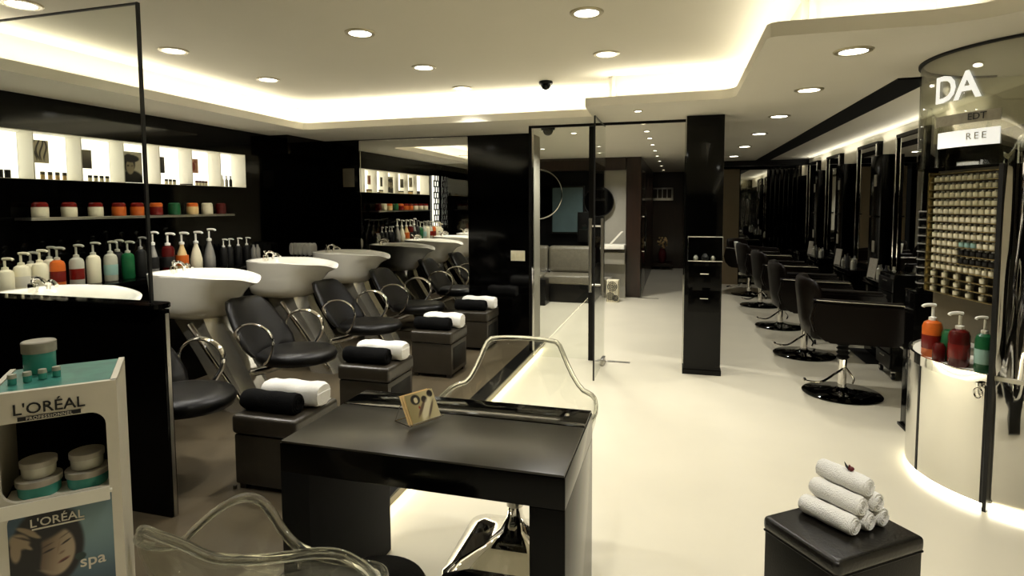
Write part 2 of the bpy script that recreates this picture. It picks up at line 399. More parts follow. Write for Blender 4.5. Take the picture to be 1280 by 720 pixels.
# ================================================================ WASH UNITS
def bowl_ring(a_back,a_tip,w,z,cx=0,zt=0,n=40,tipw=.45):
    out=[]
    for k in range(n):
        th=2*PI*k/n; c,s=math.cos(th),math.sin(th)
        if c>=0:   # towards the neck end (+x)
            x=a_tip*c; y=w*(abs(s)**.9)*(1 if s>=0 else -1)
            y*= 1-(1-tipw)*0 
            e=1.25; x=a_tip*(abs(c)**(1/1.0)); y=w*math.copysign(abs(s)**1.15,s)
        else:
            x=-a_back*abs(c)**.62; y=w*math.copysign(abs(s)**.62,s)
        f=max(0,x/a_tip) if a_tip>0 else 0
        notch=math.exp(-(y/.085)**2)*sm(.6,1.0,f)
        out.append(Vector((cx+x,y,z+zt*f-.035*notch*(1 if zt else 0))))
    return out
def make_unit():
    t=thing('wash_unit','white backwash basin','salon wash unit',group='white backwash basin units')
    # origin: basin centre at floor. basin x -.45..+.46
    b=new()
    rings=[bowl_ring(.25,.16,.13,.738,-.06),bowl_ring(.34,.20,.185,.745,-.05),bowl_ring(.385,.235,.225,.78,-.04),bowl_ring(.405,.265,.245,.84,-.03,.0),bowl_ring(.42,.31,.258,.92,-.02,.02),bowl_ring(.43,.37,.266,.99,-.01,.02),
           bowl_ring(.445,.448,.276,1.07,0,-.022),bowl_ring(.447,.455,.277,1.086,0,-.034),bowl_ring(.437,.44,.268,1.092,0,-.036),bowl_ring(.415,.41,.25,1.084,0,-.034),bowl_ring(.38,.36,.225,1.02,-.01,-.0),
           bowl_ring(.33,.28,.19,.92,-.02),bowl_ring(.22,.16,.12,.865,-.03),bowl_ring(.05,.05,.04,.855,-.04)]
    loft(b,rings); obj('basin',b,'ceramic',t,angle=60)
    b=new(); lathe(b,[(0,.858),(.03,.858),(.034,.862),(.03,.866),(0,.864)],c=(-.04,0,.002),seg=16); obj('drain',b,'chrome',t)
    f=new(); cyl(f,(-.33,0,1.10),.028,.06,seg=16,bev=.006); tube(f,[(-.33,0,1.12),(-.31,0,1.155),(-.26,0,1.16),(-.215,0,1.13)],.011,smooth=5); tube(f,[(-.335,0,1.13),(-.36,.02,1.16),(-.37,.05,1.165)],.007,smooth=4)
    fo=obj('faucet',f,'chrome',t)
    h=new(); tube(h,[(-.30,.07,1.085),(-.29,.07,1.13),(-.25,.06,1.135),(-.20,.05,1.11)],.013,smooth=5); obj('hand_shower',h,'chrome',t)
    # leaning silver pedestal
    b=new()
    def q(xa,xb,w,z): return [Vector((xa,-w,z)),Vector((xa+ (xb-xa)*.25,-w-.02,z)),Vector((xb-(xb-xa)*.2,-w-.015,z)),Vector((xb,-w*.4,z)),Vector((xb,w*.4,z)),Vector((xb-(xb-xa)*.2,w+.015,z)),Vector((xa+(xb-xa)*.25,w+.02,z)),Vector((xa,w,z))]
    loft(b,[q(-.23,.16,.13,.75),q(-.16,.19,.13,.66),q(.0,.33,.13,.44),q(.20,.50,.14,.16),q(.27,.58,.15,.02),q(.26,.60,.155,.0)]); obj('pedestal',b,'silver_paint',t,angle=25)
    b=new(); 
    for s in(-1,1): tube(b,[(-.05,s*.150,.70),(.46,s*.165,.10)],.016,seg=8)
    obj('pedestal_rail',b,'chrome',t)
    b=new(); box(b,.22,.70,-.2,.2,.0,.018,bev=.006); obj('base_plate',b,'brushed',t)
    b=new(); tube(b,[(.30,0,.30),(.55,0,.36),(.72,0,.43)],.035,seg=12,smooth=4); obj('seat_bracket',b,'chrome',t)
    # seat
    b=new(); lathe(b,[(0,.44),(.24,.44),(.29,.455),(.305,.49),(.29,.525),(.2,.54),(0,.542)],c=(.79,0,0),seg=40,sx=1.02,sy=.88); obj('seat',b,'leather_black',t,angle=60)
    # backrest: rounded shield leaning from neck to seat
    def br(f):
        x=.27+.28*f; z=.90-.41*f; w=.175+.10*math.sin(PI*min(1,f*1.05+.08)*.60)
        return x,z,w
    rr=[]
    for f in (0,.04,.15,.35,.6,.82,.95,1.0):
        x,z,w=br(f); th=.05 if 0<f<1 else .02
        if f in(0,1): w*=.70
        if f in (.04,.95): w*=.90
        ring=[]
        for k in range(20):
            a=2*PI*k/20; y=w*math.copysign(abs(math.cos(a))**.8,math.cos(a)); xx=th*math.copysign(abs(math.sin(a))**.8,math.sin(a))+.06*(y/w)**2
            ring.append(Vector((x+xx,y,z)))
        rr.append(ring)
    b=new(); loft(b,rr); obj('backrest',b,'leather_black',t,angle=60)
    for s in(-1,1):
        b=new(); tube(b,[(.52,s*.25,.60),(.50,s*.285,.69),(.58,s*.30,.755),(.70,s*.30,.765),(.80,s*.30,.71),(.82,s*.295,.62),(.77,s*.28,.52),(.72,s*.26,.48)],.010,seg=10,smooth=6,flat=1.8)
        a=obj('arm',b,'chrome',t)
    return t
BX=-3.55
unit=make_unit(); unit.location=(BX,2.66,.0); unit['label']='white wash basin unit mostly hidden behind the low black partition'
dup(unit,(BX,3.72,0),0,'white wash basin unit standing nearest beyond the partition, whole basin in view')
dup(unit,(BX,4.80,0),0,'middle white wash basin unit, with the stack of white towels behind it')
dup(unit,(BX,5.85,0),0,'white wash basin unit standing closest to the wall mirror')

# ottomans with towels
def make_ottoman(mname):
    t=thing('ottoman','leather ottoman','ottoman')
    b=new(); box(b,-.195,.195,-.195,.195,.03,.31,bev=.012); box(b,-.205,-.19,-.205,-.19,0,.02)
    for sx in(-1,1):
        for sy in(-1,1): box(b,sx*.16-.02,sx*.16+.02,sy*.16-.02,sy*.16+.02,0,.032)
    obj('base',b,mname,t)
    b=new(); box(b,-.205,.205,-.205,.205,.312,.42,bev=.028,seg=4); obj('cushion',b,mname,t,angle=50)
    b=new(); box(b,.194,.2,-.15,.15,.07,.27,bev=.004); obj('side_panel',b,'leather_black',t)
    return t
ott=make_ottoman('leather_ottoman')
G='low leather ottomans in front of the wash units'
OY=[2.77,3.80,4.98,6.0]
ol=['grey-brown leather ottoman just behind the black desk corner','grey-brown leather ottoman second from the desk, its cushion corner fully visible','grey-brown leather ottoman third from the desk, between desk and mirror wall','grey-brown leather ottoman farthest back, against the black wall']
def roll_bm(L,r,spiral=True,seg=28,sq=1.0,wob=.004,seed=1):
    rnd=random.Random(seed); b=new(); n=14; rings=[]
    ph=rnd.random()*6
    for i in range(n+1):
        x=-L/2+L*i/n
        e=1 if 0<i<n else .9
        ring=[]
        for k in range(seg):
            a=2*PI*k/seg; rr=r*e*(1+wob/r*(math.sin(3*a+ph+i*.3)*.4+math.sin(i*1.1+ph)*.5+rnd.uniform(-.3,.3)))
            ring.append(Vector((x+(rnd.uniform(-.002,.002)),rr*math.cos(a),rr*sq*math.sin(a))))
        rings.append(ring)
    loft(b,rings)
    if spiral:
        for s in(-1,1):
            pts=[]
            for k in range(46):
                a=k*.42; rr=r*.12+r*.74*k/46
                pts.append((s*(L/2+.0015),rr*math.cos(a),rr*sq*math.sin(a)))
            tube(b,pts,.0036,seg=5)
    return b
def fold_bm(L,W,H,seed=3):
    b=new(); rings=[]; n=16
    rnd=random.Random(seed)
    for i in range(n+1):
        x=-L/2+L*i/n; e=1 if 0<i<n else .86
        ring=[]
        for k in range(28):
            a=2*PI*k/28; y=W/2*e*math.copysign(abs(math.cos(a))**.7,math.cos(a)); z=H/2*e*math.copysign(abs(math.sin(a))**.7,math.sin(a))
            ring.append(Vector((x,y,z+.004*math.sin(i*.8+seed)+rnd.uniform(-.0015,.0015))))
        rings.append(ring)
    loft(b,rings); 
    for s in (-.3,.12): tube(b,[(L/2+.001,-W*.42,s*H),(L/2+.003,0,s*H*1.15),(L/2+.001,W*.42,s*H)],.003,seg=5,smooth=3)
    return b
for k,(y,l) in enumerate(zip(OY,ol)):
    if k==0: o=ott; o.location=(-2.13,y,.05); tag(o,l,'ottoman',G)
    else: dup(ott,(-2.13,y,.05),0,l,G)
    if k==0: tw=(-2.14,y-.02,.47+.055)
    wh=['on the ottoman nearest the desk','on the second ottoman from the desk','on the third ottoman from the desk','on the farthest ottoman by the black wall'][k]
    tag(obj('rolled_towel',roll_bm(.34,.058,seed=k),'towel_black',loc=(-2.15,y-.10,.47+.056)),'black rolled towel lying '+wh,'towel','black rolled towels on the ottomans')
    tag(obj('folded_towel',fold_bm(.37,.15,.13,seed=k+9),'towel_white',loc=(-2.10,y+.045,.47+.066)),'white folded towel lying behind the black roll '+wh,'towel','white folded towels on the ottomans')

# towels stack between basins, on counter
for k in range(5):
    tag(obj('folded_towel',fold_bm(.12,.055,.14,seed=k),'towel_white',loc=(-4.40+.062*k,5.95,1.022+.075),rot=(0,0,R(90))),['leftmost','second from left','middle','second from right','rightmost'][k]+' of the five small upright white towels behind the middle basins','towel','small white towels standing on the back counter')

# ================================================================ BACK COUNTER, SHELF, BOTTLES
t=thing('back_counter','long black counter along the left wall behind the wash basins','counter',(XL+.002,0,.05))
b=new(); box(b,0,.42,2.45,6.48,.93,.97,bev=.004); obj('worktop',b,'black_gloss',t)
b=new(); box(b,0,.38,2.47,6.47,0,.93); obj('cabinet_body',b,'black_lacquer',t)
ZB=1.022
b=new(); box(b,XL+.002,XL+.17,3.02,4.98,1.51,1.53,bev=.002); tag(obj('wall_shelf',b,'brushed'),'thin long shelf on the left wall holding the row of jars','shelf')
def jar(name,h,r,body,lid,label,cat,loc,group):
    t=thing(name,label,cat,loc,0,group)
    b=new(); lathe(b,[(0,0),(r*.94,0),(r,.006),(r,h*.62),(r*.95,h*.7),(0,h*.7)],seg=24); obj('body',b,body,t)
    b=new(); lathe(b,[(0,h*.68),(r*.97,h*.68),(r*.95,h*.9),(r*.75,h),(0,h)],seg=24); obj('lid',b,lid,t)
    return t
jy=[3.13,3.34,3.55,3.75,3.92,4.11,4.30,4.51,4.69,4.87]
jm=[('cream','red_gloss','cream jar with a dark red lid'),('cream','red_gloss','cream jar with a dark red lid'),('cream','red_gloss','cream jar with a dark red lid'),('orange','red_gloss','orange jar with a red lid'),('orange','red_gloss','orange jar with a red lid'),('red_gloss','orange','dark red jar'),('green','green','dark green jar'),('cream_yellow','orange','yellowish jar with orange lid'),('cream','cream','all-white jar'),('burgundy','burgundy','small burgundy jar')]
jp=['at the left end of the jar shelf','second from left on the jar shelf','third from left on the jar shelf','fourth on the jar shelf','fifth on the jar shelf','on the jar shelf between orange and green','the only green one on the jar shelf','right of the green one on the jar shelf','left of the small burgundy one on the jar shelf','at the right end of the jar shelf']
for y,(bm_,lm,l),p in zip(jy,jm,jp): jar('jar',.11,.052,bm_,lm,l+', '+p,'jar',(-4.45,y,1.53),'jars on the wall shelf')
def pump(name,h,r,body,head,label,loc,group,shape='straight',rz=0,band=None,cat='pump bottle'):
    t=thing(name,label,cat,loc,rz,group)
    hb=h*.68
    if shape=='straight': prof=[(0,0),(r*.93,0),(r,.008),(r,hb*.82),(r*.85,hb*.93),(r*.4,hb),(0,hb)]
    elif shape=='cone': prof=[(0,0),(r*.93,0),(r,.008),(r*.98,hb*.4),(r*.7,hb*.68),(r*.36,hb*.9),(r*.3,hb),(0,hb)]
    b=new(); lathe(b,prof,seg=24); bo=obj('body',b,body,t)
    if band:
        b=new(); lathe(b,[(r*1.01,hb*.22),(r*1.02,hb*.24),(r*1.02,hb*.58),(r*1.01,hb*.6)],seg=24); obj('label_band',b,band,t)
    b=new(); lathe(b,[(0,hb-.002),(r*.42,hb-.002),(r*.42,hb+h*.05),(r*.16,hb+h*.07),(r*.16,hb+h*.24),(0,hb+h*.24)],seg=16)
    tube(b,[(-r*.25,0,h*.955),(r*.3,0,h*.965),(r*.95,0,h*.955),(r*1.15,0,h*.925)],r*.2,seg=8,smooth=3); obj('pump_head',b,head,t)
    return t
g='pump bottles on the counter behind the partition'
row=[(2.78,.25,'cream','cream','white squat pump bottle cut by the left picture edge'),(2.88,.28,'cream','cream','white pump bottle, first whole one from the left on the back counter'),(3.0,.29,'cream','cream','white pump bottle left of the bright orange one'),
(3.12,.30,'orange','clear_pot','bright orange pump bottle with clear head on back counter'),(3.26,.31,'clear_pot','clear_pot','clear pump bottle with a red label, right of the bright orange one'),(3.39,.32,'cream','clear_pot','tall cream pump bottle behind the middle of the hidden basin'),(3.53,.32,'clear_pot','clear_pot','white pump bottle with a pale blue label, left of the green one'),
(3.68,.31,'green','clear_pot','green pump bottle behind the right end of the hidden basin'),(3.80,.34,'ink','silver_pot','black pump bottle right of the green one'),(3.92,.38,'silver_pot','pump_white','dark tapered bottle with white pump beside the burgundy one')]
bands=[None,'card_white',None,'red_gloss','red_gloss',None,'pale_blue',None,None,'ink']
for (y,h,bm_,hm,l),bd in zip(row,bands): pump('pump_bottle',h,.047 if h<.33 else .042,bm_,hm,l,(-4.3,y,ZB),g,'cone' if h>.36 else 'straight',rz=R(20),band=bd)
for y,h,l in [(2.93,.27,'white pump bottle half hidden in the second rank, far left'),(3.06,.3,'clear pump bottle in the second rank behind the orange one'),(3.60,.32,'clear-headed dark pump bottle in the second rank beside the green one')]:
    pump('pump_bottle',h,.045,'cream' if y<3.5 else 'ink','clear_pot',l,(-4.43,y+.1,ZB),g,rz=R(20))
g='tall tapered pump bottles behind the first basin'
for y,m_,bd,l in [(4.07,'burgundy','ink','burgundy tall bottle with a white pump'),(4.22,'cream_yellow','orange','cream tall pump bottle with orange tinge, next to the burgundy one'),(4.38,'cream',None,'cream tall tapered pump bottle between two others, left of the silver one'),(4.54,'silver_pot',None,'silver grey tall tapered pump bottle behind the first basin')]:
    pump('pump_bottle',.36 if y<4.5 else .38,.052,m_,'pump_white',l,(-4.3,y,ZB),g,'straight' if y<4.1 else 'cone',rz=R(25),band=bd)
g='small black pump bottles with white heads'
for y,l in [(4.72,'leftmost'),(4.80,'second'),(4.92,'third'),(5.04,'rightmost')]:
    pump('pump_bottle',.27,.034,'ink','pump_white',l+' of the four small black bottles with white pumps','' or (-4.3,y,ZB),g,rz=R(25))
for y,l in [(5.14,'left'),(5.20,'right')]:
    b=new(); lathe(b,[(0,0),(.026,0),(.028,.01),(.028,.13),(.012,.16),(.012,.18),(0,.18)],seg=18); tag(obj('slim_bottle',b,'silver_pot',loc=(-4.3,y,ZB)),l+' of two slim silver bottles after the small black pumps','bottle','slim silver bottles')

# lit display niche
t=thing('backlit_display','long backlit white display niche high in the left wall','display niche',(XL,0,NZ0))
ys=[NY0,3.2,3.56,3.93,4.29,4.66,5.03,NY1]
for a,c in zip(ys,ys[1:]):
    b=new(); n=8; rings=[]
    # gently bowed light panel
    vs=[]
    for i in range(n+1):
        y=a+.006+(c-a-.012)*i/n; x=-.185+.05*(1-abs(2*i/n-1)**2)
        vs.append((b.verts.new((x,y,.004)),b.verts.new((x,y,NZ1-NZ0-.004))))
    for p,q in zip(vs,vs[1:]): b.faces.new((p[0],q[0],q[1],p[1]))
    obj('light_panel',b,'backlit',t)
for y in ys[1:-1]:
    b=new(); box(b,-.186,-.03,y-.004,y+.004,.002,NZ1-NZ0-.002); obj('divider',b,'white_paint',t)
b=new(); box(b,-.188,-.001,NY0,NY1,-.0,.003); obj('niche_floor',b,'white_paint',t)
b=new(); box(b,-.188,-.001,NY0,NY1,NZ1-NZ0-.006,NZ1-NZ0-.001); box(b,-.188,-.001,NY0,NY0+.004,0,NZ1-NZ0); box(b,-.188,-.001,NY1-.004,NY1,0,NZ1-NZ0); obj('niche_lining',b,'white_paint',t)
def card(y0,w,z0,h,fn,label,x=-4.66,nx=30,ny=36):
    t=thing('picture_card',label,'picture',(x,y0,NZ0+z0),0,'picture cards in the backlit niche')
    M=Matrix(((0,0,1,.006),(1,0,0,0),(0,1,0,0),(0,0,0,1)))
    art('printed_face',w,h,nx,ny,fn,t,M)
    b=new(); box(b,-.004,.005,0,w,0,h); obj('backing_board',b,'card_white',t)
def f_branch(u,v):
    c=(196,188,160); s=0
    for k in range(5):
        x=.1+.16*k+.12*(1-v)*(k-2)*.5; s=max(s,1-sm(.02,.07,abs(u-x-.12*math.sin(v*5+k))))
    return mixc(c,(30,28,24),s*sm(0,.3,v))
def f_grey(u,v): return mixc((48,46,40),(140,134,114),sm(0,1,v)*(.6+.4*u))
def f_port(u,v):
    c=(196,190,168); h=ell(u,v,.35,.62,.30,.3); f=ell(u,v,.40,.5,.2,.24); bd=ell(u,v,.45,.05,.6,.34)
    c=mixc(c,(18,16,14),max(h,bd)); c=mixc(c,(150,140,118),f*(1-.6*ell(u,v,.3,.55,.06,.03)-.3*ell(u,v,.5,.55,.06,.03))); 
    c=mixc(c,(20,18,16),ell(u,v,.45,.78,.4,.12)); return c
def f_grad(u,v): return mixc((26,24,22),(120,116,100),sm(.1,.9,u)*v)
def f_red(u,v): return mixc((196,150,120),(120,40,28),ell(u,v,.35,.45,.25,.3)*.8+ell(u,v,.6,.8,.2,.1)*.5)
card(3.23,.13,.13,.17,f_branch,'picture card with dark branching strands, second compartment of the lit niche')
card(3.58,.12,.11,.15,f_grey,'plain grey gradient picture card, third compartment of the lit niche')
card(3.97,.20,.01,.27,f_port,'large dark portrait card in the lit niche')
card(4.34,.07,.11,.15,f_grad,'narrow dark picture card right of the portrait card')
card(4.72,.09,.13,.14,f_red,'reddish picture card near the right end of the lit niche')
def small(y,r,h,m_,lm,label,grp):
    t=thing('small_pot',label,'pot',(-4.63,y,NZ0+.003),0,grp)
    b=new(); lathe(b,[(0,0),(r,0),(r,h*.62),(0,h*.62)],seg=14); obj('body',b,m_,t)
    b=new(); lathe(b,[(0,h*.62),(r*1.03,h*.62),(r*1.03,h),(0,h)],seg=14); obj('lid',b,lm,t)
for y,l in((3.0,'left'),(3.05,'right')): small(y,.018,.06,'ink','ink',l+' dark jar of the pair at the far left of the lit niche','pots in the lit niche')
for n_,(y0,st,cnt,bm_,lm,d) in enumerate([(3.29,.055,4,'cream_yellow','brown_panel','under the branching picture'),(3.66,.05,4,'cream','ink','beside the grey gradient card'),(4.40,.045,3,'cream','ink','under the narrow dark card'),(4.76,.04,4,'cream','burgundy','under the reddish card')]):
    for k in range(cnt): small(y0+st*k,.014,.05 if n_ else .06,bm_,lm,['leftmost','second','third','rightmost'][k if k<cnt-1 else 3]+' small pot '+d+' in the lit niche','pots in the lit niche')
for k in range(3):
    b=new(); lathe(b,[(0,0),(.016,0),(.016,.07),(.007,.085),(.007,.12),(0,.12)],seg=14); tag(obj('white_bottle',b,['pump_white','silver_pot','ink'][k],loc=(-4.63,5.10+.06*k,NZ0+.003)),['white','silver','black'][k]+' little bottle at the right end of the lit niche','bottle','little bottles at the end of the lit niche')
b=new(); box(b,0,.06,0,.1,0,.012,bev=.003); tag(obj('black_compact',b,'ink',loc=(-4.64,4.56,NZ0+.003)),'flat black compact lying in the lit niche','compact')

# lattice lamp panel on the left wall (seen in the big mirror)
t=thing('lattice_lamp','tall backlit lattice lamp on the left wall, seen in the mirror','lamp panel',(XL+.005,2.34,1.18))
b=new(); box(b,0,.03,0,.26,0,1.0); obj('light_box',b,'backlit',t)
b=new()
for k in range(9):
    z=.02+.11*k
    box(b,.03,.045,0,.26,z-.012,z+.012)
for k in range(9):
    z=.02+.11*k
    for y in ((.02,.13,.24) if k%2 else (.07,.19)): box(b,.03,.045,y-.012,y+.012,z,z+.1)
obj('lattice',b,'ink',t)

# ================================================================ LOW PARTITION + GLASS SCREEN
t=thing('low_partition','low black partition wall in front of the hidden wash basin','partition',(0,0,.05))
b=new(); box(b,-4.54,-2.41,2.235,2.275,0,1.05,bev=.003); obj('panel',b,'black_lacquer',t)
b=new(); prism(b,rrect(-4.54,-2.43,2.20,2.33,.05,corners=(1,1,0,0)),1.051,1.075,bev=.003); obj('ledge',b,'black_gloss',t)
b=new(); box(b,-2.409,-2.405,2.245,2.265,0,1.03); obj('edge_strip',b,'brushed',t)
t=thing('glass_screen','frameless glass screen standing on the low black partition','glass screen',(0,0,0))
b=new(); box(b,-4.5,-2.50,2.250,2.260,1.13,2.57); obj('pane',b,'glass_pane',t)
b=new(); box(b,-4.5,-2.495,2.248,2.262,2.568,2.576); box(b,-2.503,-2.492,2.247,2.263,1.127,2.576); obj('edge_line',b,'ink',t)

# ================================================================ BACK WALL MIRROR ETC
t=thing('wall_mirror','large frameless mirror on the back wall reflecting the basins','mirror',(0,YB,0))
b=new(); box(b,-3.80,-2.39,-.012,-.002,.06,2.405); obj('mirror_glass',b,'mirror',t)
b=new(); 
for x in(-3.803,-2.387): box(b,x-.006,x+.006,-.018,-.002,.06,2.405)
box(b,-3.8,-2.39,-.018,-.002,2.40,2.41); obj('bevel_edge',b,'chrome',t)
t=thing('light_switch','white double light switch plate on the black wall','light switch',(-1.78,YB,1.02))
b=new(); box(b,-.085,.085,-.012,-.001,-.06,.06,bev=.004); obj('plate',b,'switch_white',t)
for k in range(3):
    b=new(); box(b,-.07+.05*k,-.03+.05*k,-.017,-.011,-.03,.03,bev=.002); obj('rocker',b,'cream',t)
t=thing('framed_notice','small dark framed notice on the back wall left of the mirror','framed notice',(-3.96,YB,1.95))
b=new(); box(b,-.13,.13,-.02,-.001,-.16,.16,bev=.004); obj('frame',b,'black_lacquer',t)
b=new(); box(b,-.08,.08,-.024,-.019,-.11,.12); obj('sheet',b,'brown_panel',t)

# ================================================================ GLASS FRONT AND DOOR
t=thing('glass_partition','tall frameless glass panel left of the glass door','glass panel',(0,5.92,0))
b=new(); box(b,-1.47,-.875,-.005,.005,.01,2.39); obj('pane',b,'glass_pane',t)
b=new(); box(b,-1.50,-1.47,-.02,.02,0,2.395); obj('edge_profile',b,'black_satin',t)
b=new(); box(b,-1.468,-1.462,-.015,.015,0,2.395); box(b,-1.455,-1.452,-.01,.01,0,2.395); obj('chrome_profile',b,'chrome',t)
t=thing('door_post','slim black post between the glass panel and the glass door','post',(-.85,5.93,0))
b=new(); box(b,-.025,.025,-.02,.02,.0,2.39); obj('upright',b,'black_satin',t)
t=thing('glass_door','open frameless glass door with chrome bar handles','glass door',(-.715,5.91,0))
b=new(); box(b,-.005,.005,-.74,0,.02,2.38); obj('door_pane',b,'glass_pane',t)
b=new(); box(b,-.007,.007,-.748,-.738,.018,2.382); box(b,-.006,.006,-.74,0,2.378,2.385); obj('edge_line',b,'ink',t)
b=new(); box(b,-.018,.018,-.18,0,.005,.06,bev=.003); obj('floor_pivot',b,'brushed',t)
for s in(-1,1):
    b=new(); tube(b,[(s*.055,-.6,.80),(s*.055,-.6,1.48)],.016,seg=12)
    for z in(.87,1.41): tube(b,[(0,-.6,z),(s*.055,-.6,z)],.009,seg=8)
    obj('bar_handle',b,'brushed',t)
b=new(); box(b,-.80,-.45,5.90,5.94,.0,.006,bev=.002); tag(obj('floor_closer',b,'brushed'),'brushed metal floor closer plate by the glass door','floor closer')
t=thing('inner_glass_door','glass door with chrome bar handle at the corridor mouth','glass door',(-.6,10.2,0))
b=new(); box(b,0,.008,-.0,.9,.02,2.2); obj('door_pane',b,'glass_pane',t)
b=new(); tube(b,[(.06,.1,.7),(.06,.1,1.5)],.018,seg=10); 
for z in(.8,1.4): tube(b,[(0,.1,z),(.06,.1,z)],.008,seg=8)
obj('bar_handle',b,'chrome',t)
b=new(); box(b,-.66,-.3,10.14,10.19,.0,.006); tag(obj('floor_closer',b,'brushed'),'narrow metal floor plate at the corridor mouth','floor closer')

# dome cameras
def dome(loc,label,s=1):
    t=thing('dome_camera',label,'camera',loc,0,'black dome cameras')
    b=new(); lathe(b,[(0,0),(.07,0),(.075,-.012),(.07,-.03),(0,-.03)],seg=24); obj('housing',b,'black_satin',t)
    b=new(); lathe(b,[(.055,-.028),(.052,-.05),(.036,-.075),(.015,-.086),(0,-.088)],seg=24); obj('dome',b,'black_gloss',t)
    t.scale=(s,s,s)
dome((-1.15,5.15,ZT),'black dome camera on the tray ceiling',.85)
dome((-1.33,6.06,ZS),'black dome camera behind the glass panel',1.0)

# ================================================================ LOUNGE
t=thing('leather_sofa','grey leather sofa behind the glass panel','sofa',(-1.9,9.5,0))
b=new(); box(b,-1.0,.54,-.1,.75,.0,.30,bev=.02); obj('base',b,'leather_black',t)
for x0,x1 in((-1.0,-.27),(-.25,.54)):
    b=new(); box(b,x0,x1,-.12,.5,.30,.45,bev=.045,seg=4); obj('seat_cushion',b,'leather_grey',t,angle=60)
    b=new(); box(b,x0,x1,.32,.55,.45,.90,bev=.06,seg=4); obj('back_cushion',b,'leather_grey',t,angle=60)
b=new(); box(b,.545,.60,-.1,.75,.0,.6,bev=.02); obj('armrest',b,'leather_black',t)
b=new(); box(b,-2.35,-2.02,9.0,9.3,0,.42,bev=.02); tag(obj('side_block',b,'leather_black'),'dark cube stool at the left end of the sofa','stool')
t=thing('round_mirror','big round chrome-rimmed mirror in the lounge','mirror',(-2.42,10.18,1.80))
b=new(); cyl(b,(0,0,0),.43,.02,seg=48,axis='Y'); obj('mirror_glass',b,'mirror_dim',t)
b=new(); tube(b,[(.44*math.cos(2*PI*k/48),-.012,.44*math.sin(2*PI*k/48)) for k in range(48)],.014,closed=True); obj('rim',b,'chrome',t)
t=thing('round_wall_mirror','round dark mirror disc behind the glass door','mirror',(-1.33,10.16,1.66))
b=new(); cyl(b,(0,0,0),.25,.03,seg=40,axis='Y'); obj('disc',b,'black_gloss',t)
b=new(); tube(b,[(.255*math.cos(2*PI*k/40),-.015,.255*math.sin(2*PI*k/40)) for k in range(40)],.010,closed=True); obj('rim',b,'black_satin',t)
t=thing('wall_screen','flat bluish grey screen on the lounge wall','screen',(-1.88,10.2,1.52))
b=new(); box(b,-.30,.30,-.03,.0,-.42,.42,bev=.004); obj('bezel',b,'black_satin',t)
b=new(); box(b,-.27,.27,-.034,-.029,-.39,.39); obj('display',b,'screen_blue',t)
t=thing('wall_cabinet','black stepped wall cabinet right of the bluish screen','cabinet',(-1.5,10.27,.96))
b=new(); box(b,-.2,.25,-.12,-.002,0,.52,bev=.01); obj('body',b,'leather_black',t)
b=new(); box(b,-.08,.25,-.10,-.002,.522,.70,bev=.01); obj('upper_body',b,'leather_black',t)
t=thing('lounge_desk','pale grey stepped desk beyond the glass door','desk',(-1.06,9.98,0))
b=new(); box(b,-.2,.2,-.14,.2,.86,.93,bev=.005); obj('top',b,'white_paint',t)
b=new(); box(b,-.2,.2,-.06,.2,.60,.80,bev=.005); obj('front_panel',b,'grey_wall',t)
b=new(); box(b,-.2,-.02,-.1,.15,.33,.37); box(b,-.2,.2,.1,.2,0,.86); obj('lower_shelf',b,'grey_wall',t)
b=new(); prism(b,[(0,0),(.2,.22),(.24,.22),(.04,0)],0,.02,M=Matrix.Translation((-1.12,9.9,.94))@Matrix.Rotation(PI/2,4,'X')); tag(obj('tilted_tablet',b,'white_paint'),'white tilted tablet on the pale lounge desk','tablet')
t=thing('patterned_stool','small stool covered in black and white scroll pattern','stool',(-1.03,9.72,0))
b=new(); box(b,-.10,.10,-.1,.1,0,.36,bev=.01); obj('body',b,'cream',t)
b=new()
for cx,cz,r0 in((0,.26,.075),(-.03,.1,.06),(.05,.07,.045)):
    for rr in(r0,r0*.66,r0*.3): tube(b,[(cx+rr*math.cos(2*PI*k/16),-.102,cz+rr*math.sin(2*PI*k/16)) for k in range(16)],.006,closed=True,seg=5)
for k in range(7): tube(b,[(-.09+.03*k,-.102,.01),(-.08+.028*k,-.102,.18),(-.09+.03*k,-.102,.35)],.004,smooth=3,seg=5)
obj('scroll_pattern',b,'ink',t)
# corridor end
t=thing('corridor_picture','small silvery framed picture on the brown corridor end wall','picture',(-.39,15.19,1.87))
b=new(); box(b,-.26,.26,-.03,-.0,-.16,.16,bev=.005); obj('frame',b,'brushed',t)
b=new()
for k in range(4): box(b,-.22+.115*k,-.13+.115*k,-.035,-.029,-.1,.12)
obj('picture_panel',b,'wood_dark',t)
t=thing('vase_table','low dark stand under the flower vase at the corridor end','stand',(-.37,14.95,0))
b=new(); box(b,-.3,.25,-.15,.2,.08,.16,bev=.01); obj('top',b,'wood_dark',t)
for x in(-.25,.2):
    b=new(); box(b,x-.02,x+.02,-.1,.1,0,.08); obj('leg',b,'wood_dark',t)
t=thing('flower_vase','pale ornamental vase with flowers at the corridor end','vase',(-.37,14.95,.16))
b=new(); lathe(b,[(0,0),(.06,0),(.10,.12),(.09,.24),(.05,.32),(.06,.36),(.04,.36),(0,.3)],seg=20); obj('vase',b,'flower_red',t)
b=new(); rnd=random.Random(4)
for k in range(26):
    a=rnd.random()*6.28; rr=.13*rnd.random()**.5; z=.36+.26*rnd.random(); 
    bmesh.ops.create_icosphere(b,subdivisions=1,radius=.022+.012*rnd.random(),matrix=Matrix.Translation((rr*math.cos(a),rr*math.sin(a),z)))
obj('blossoms',b,'cream_yellow',t)

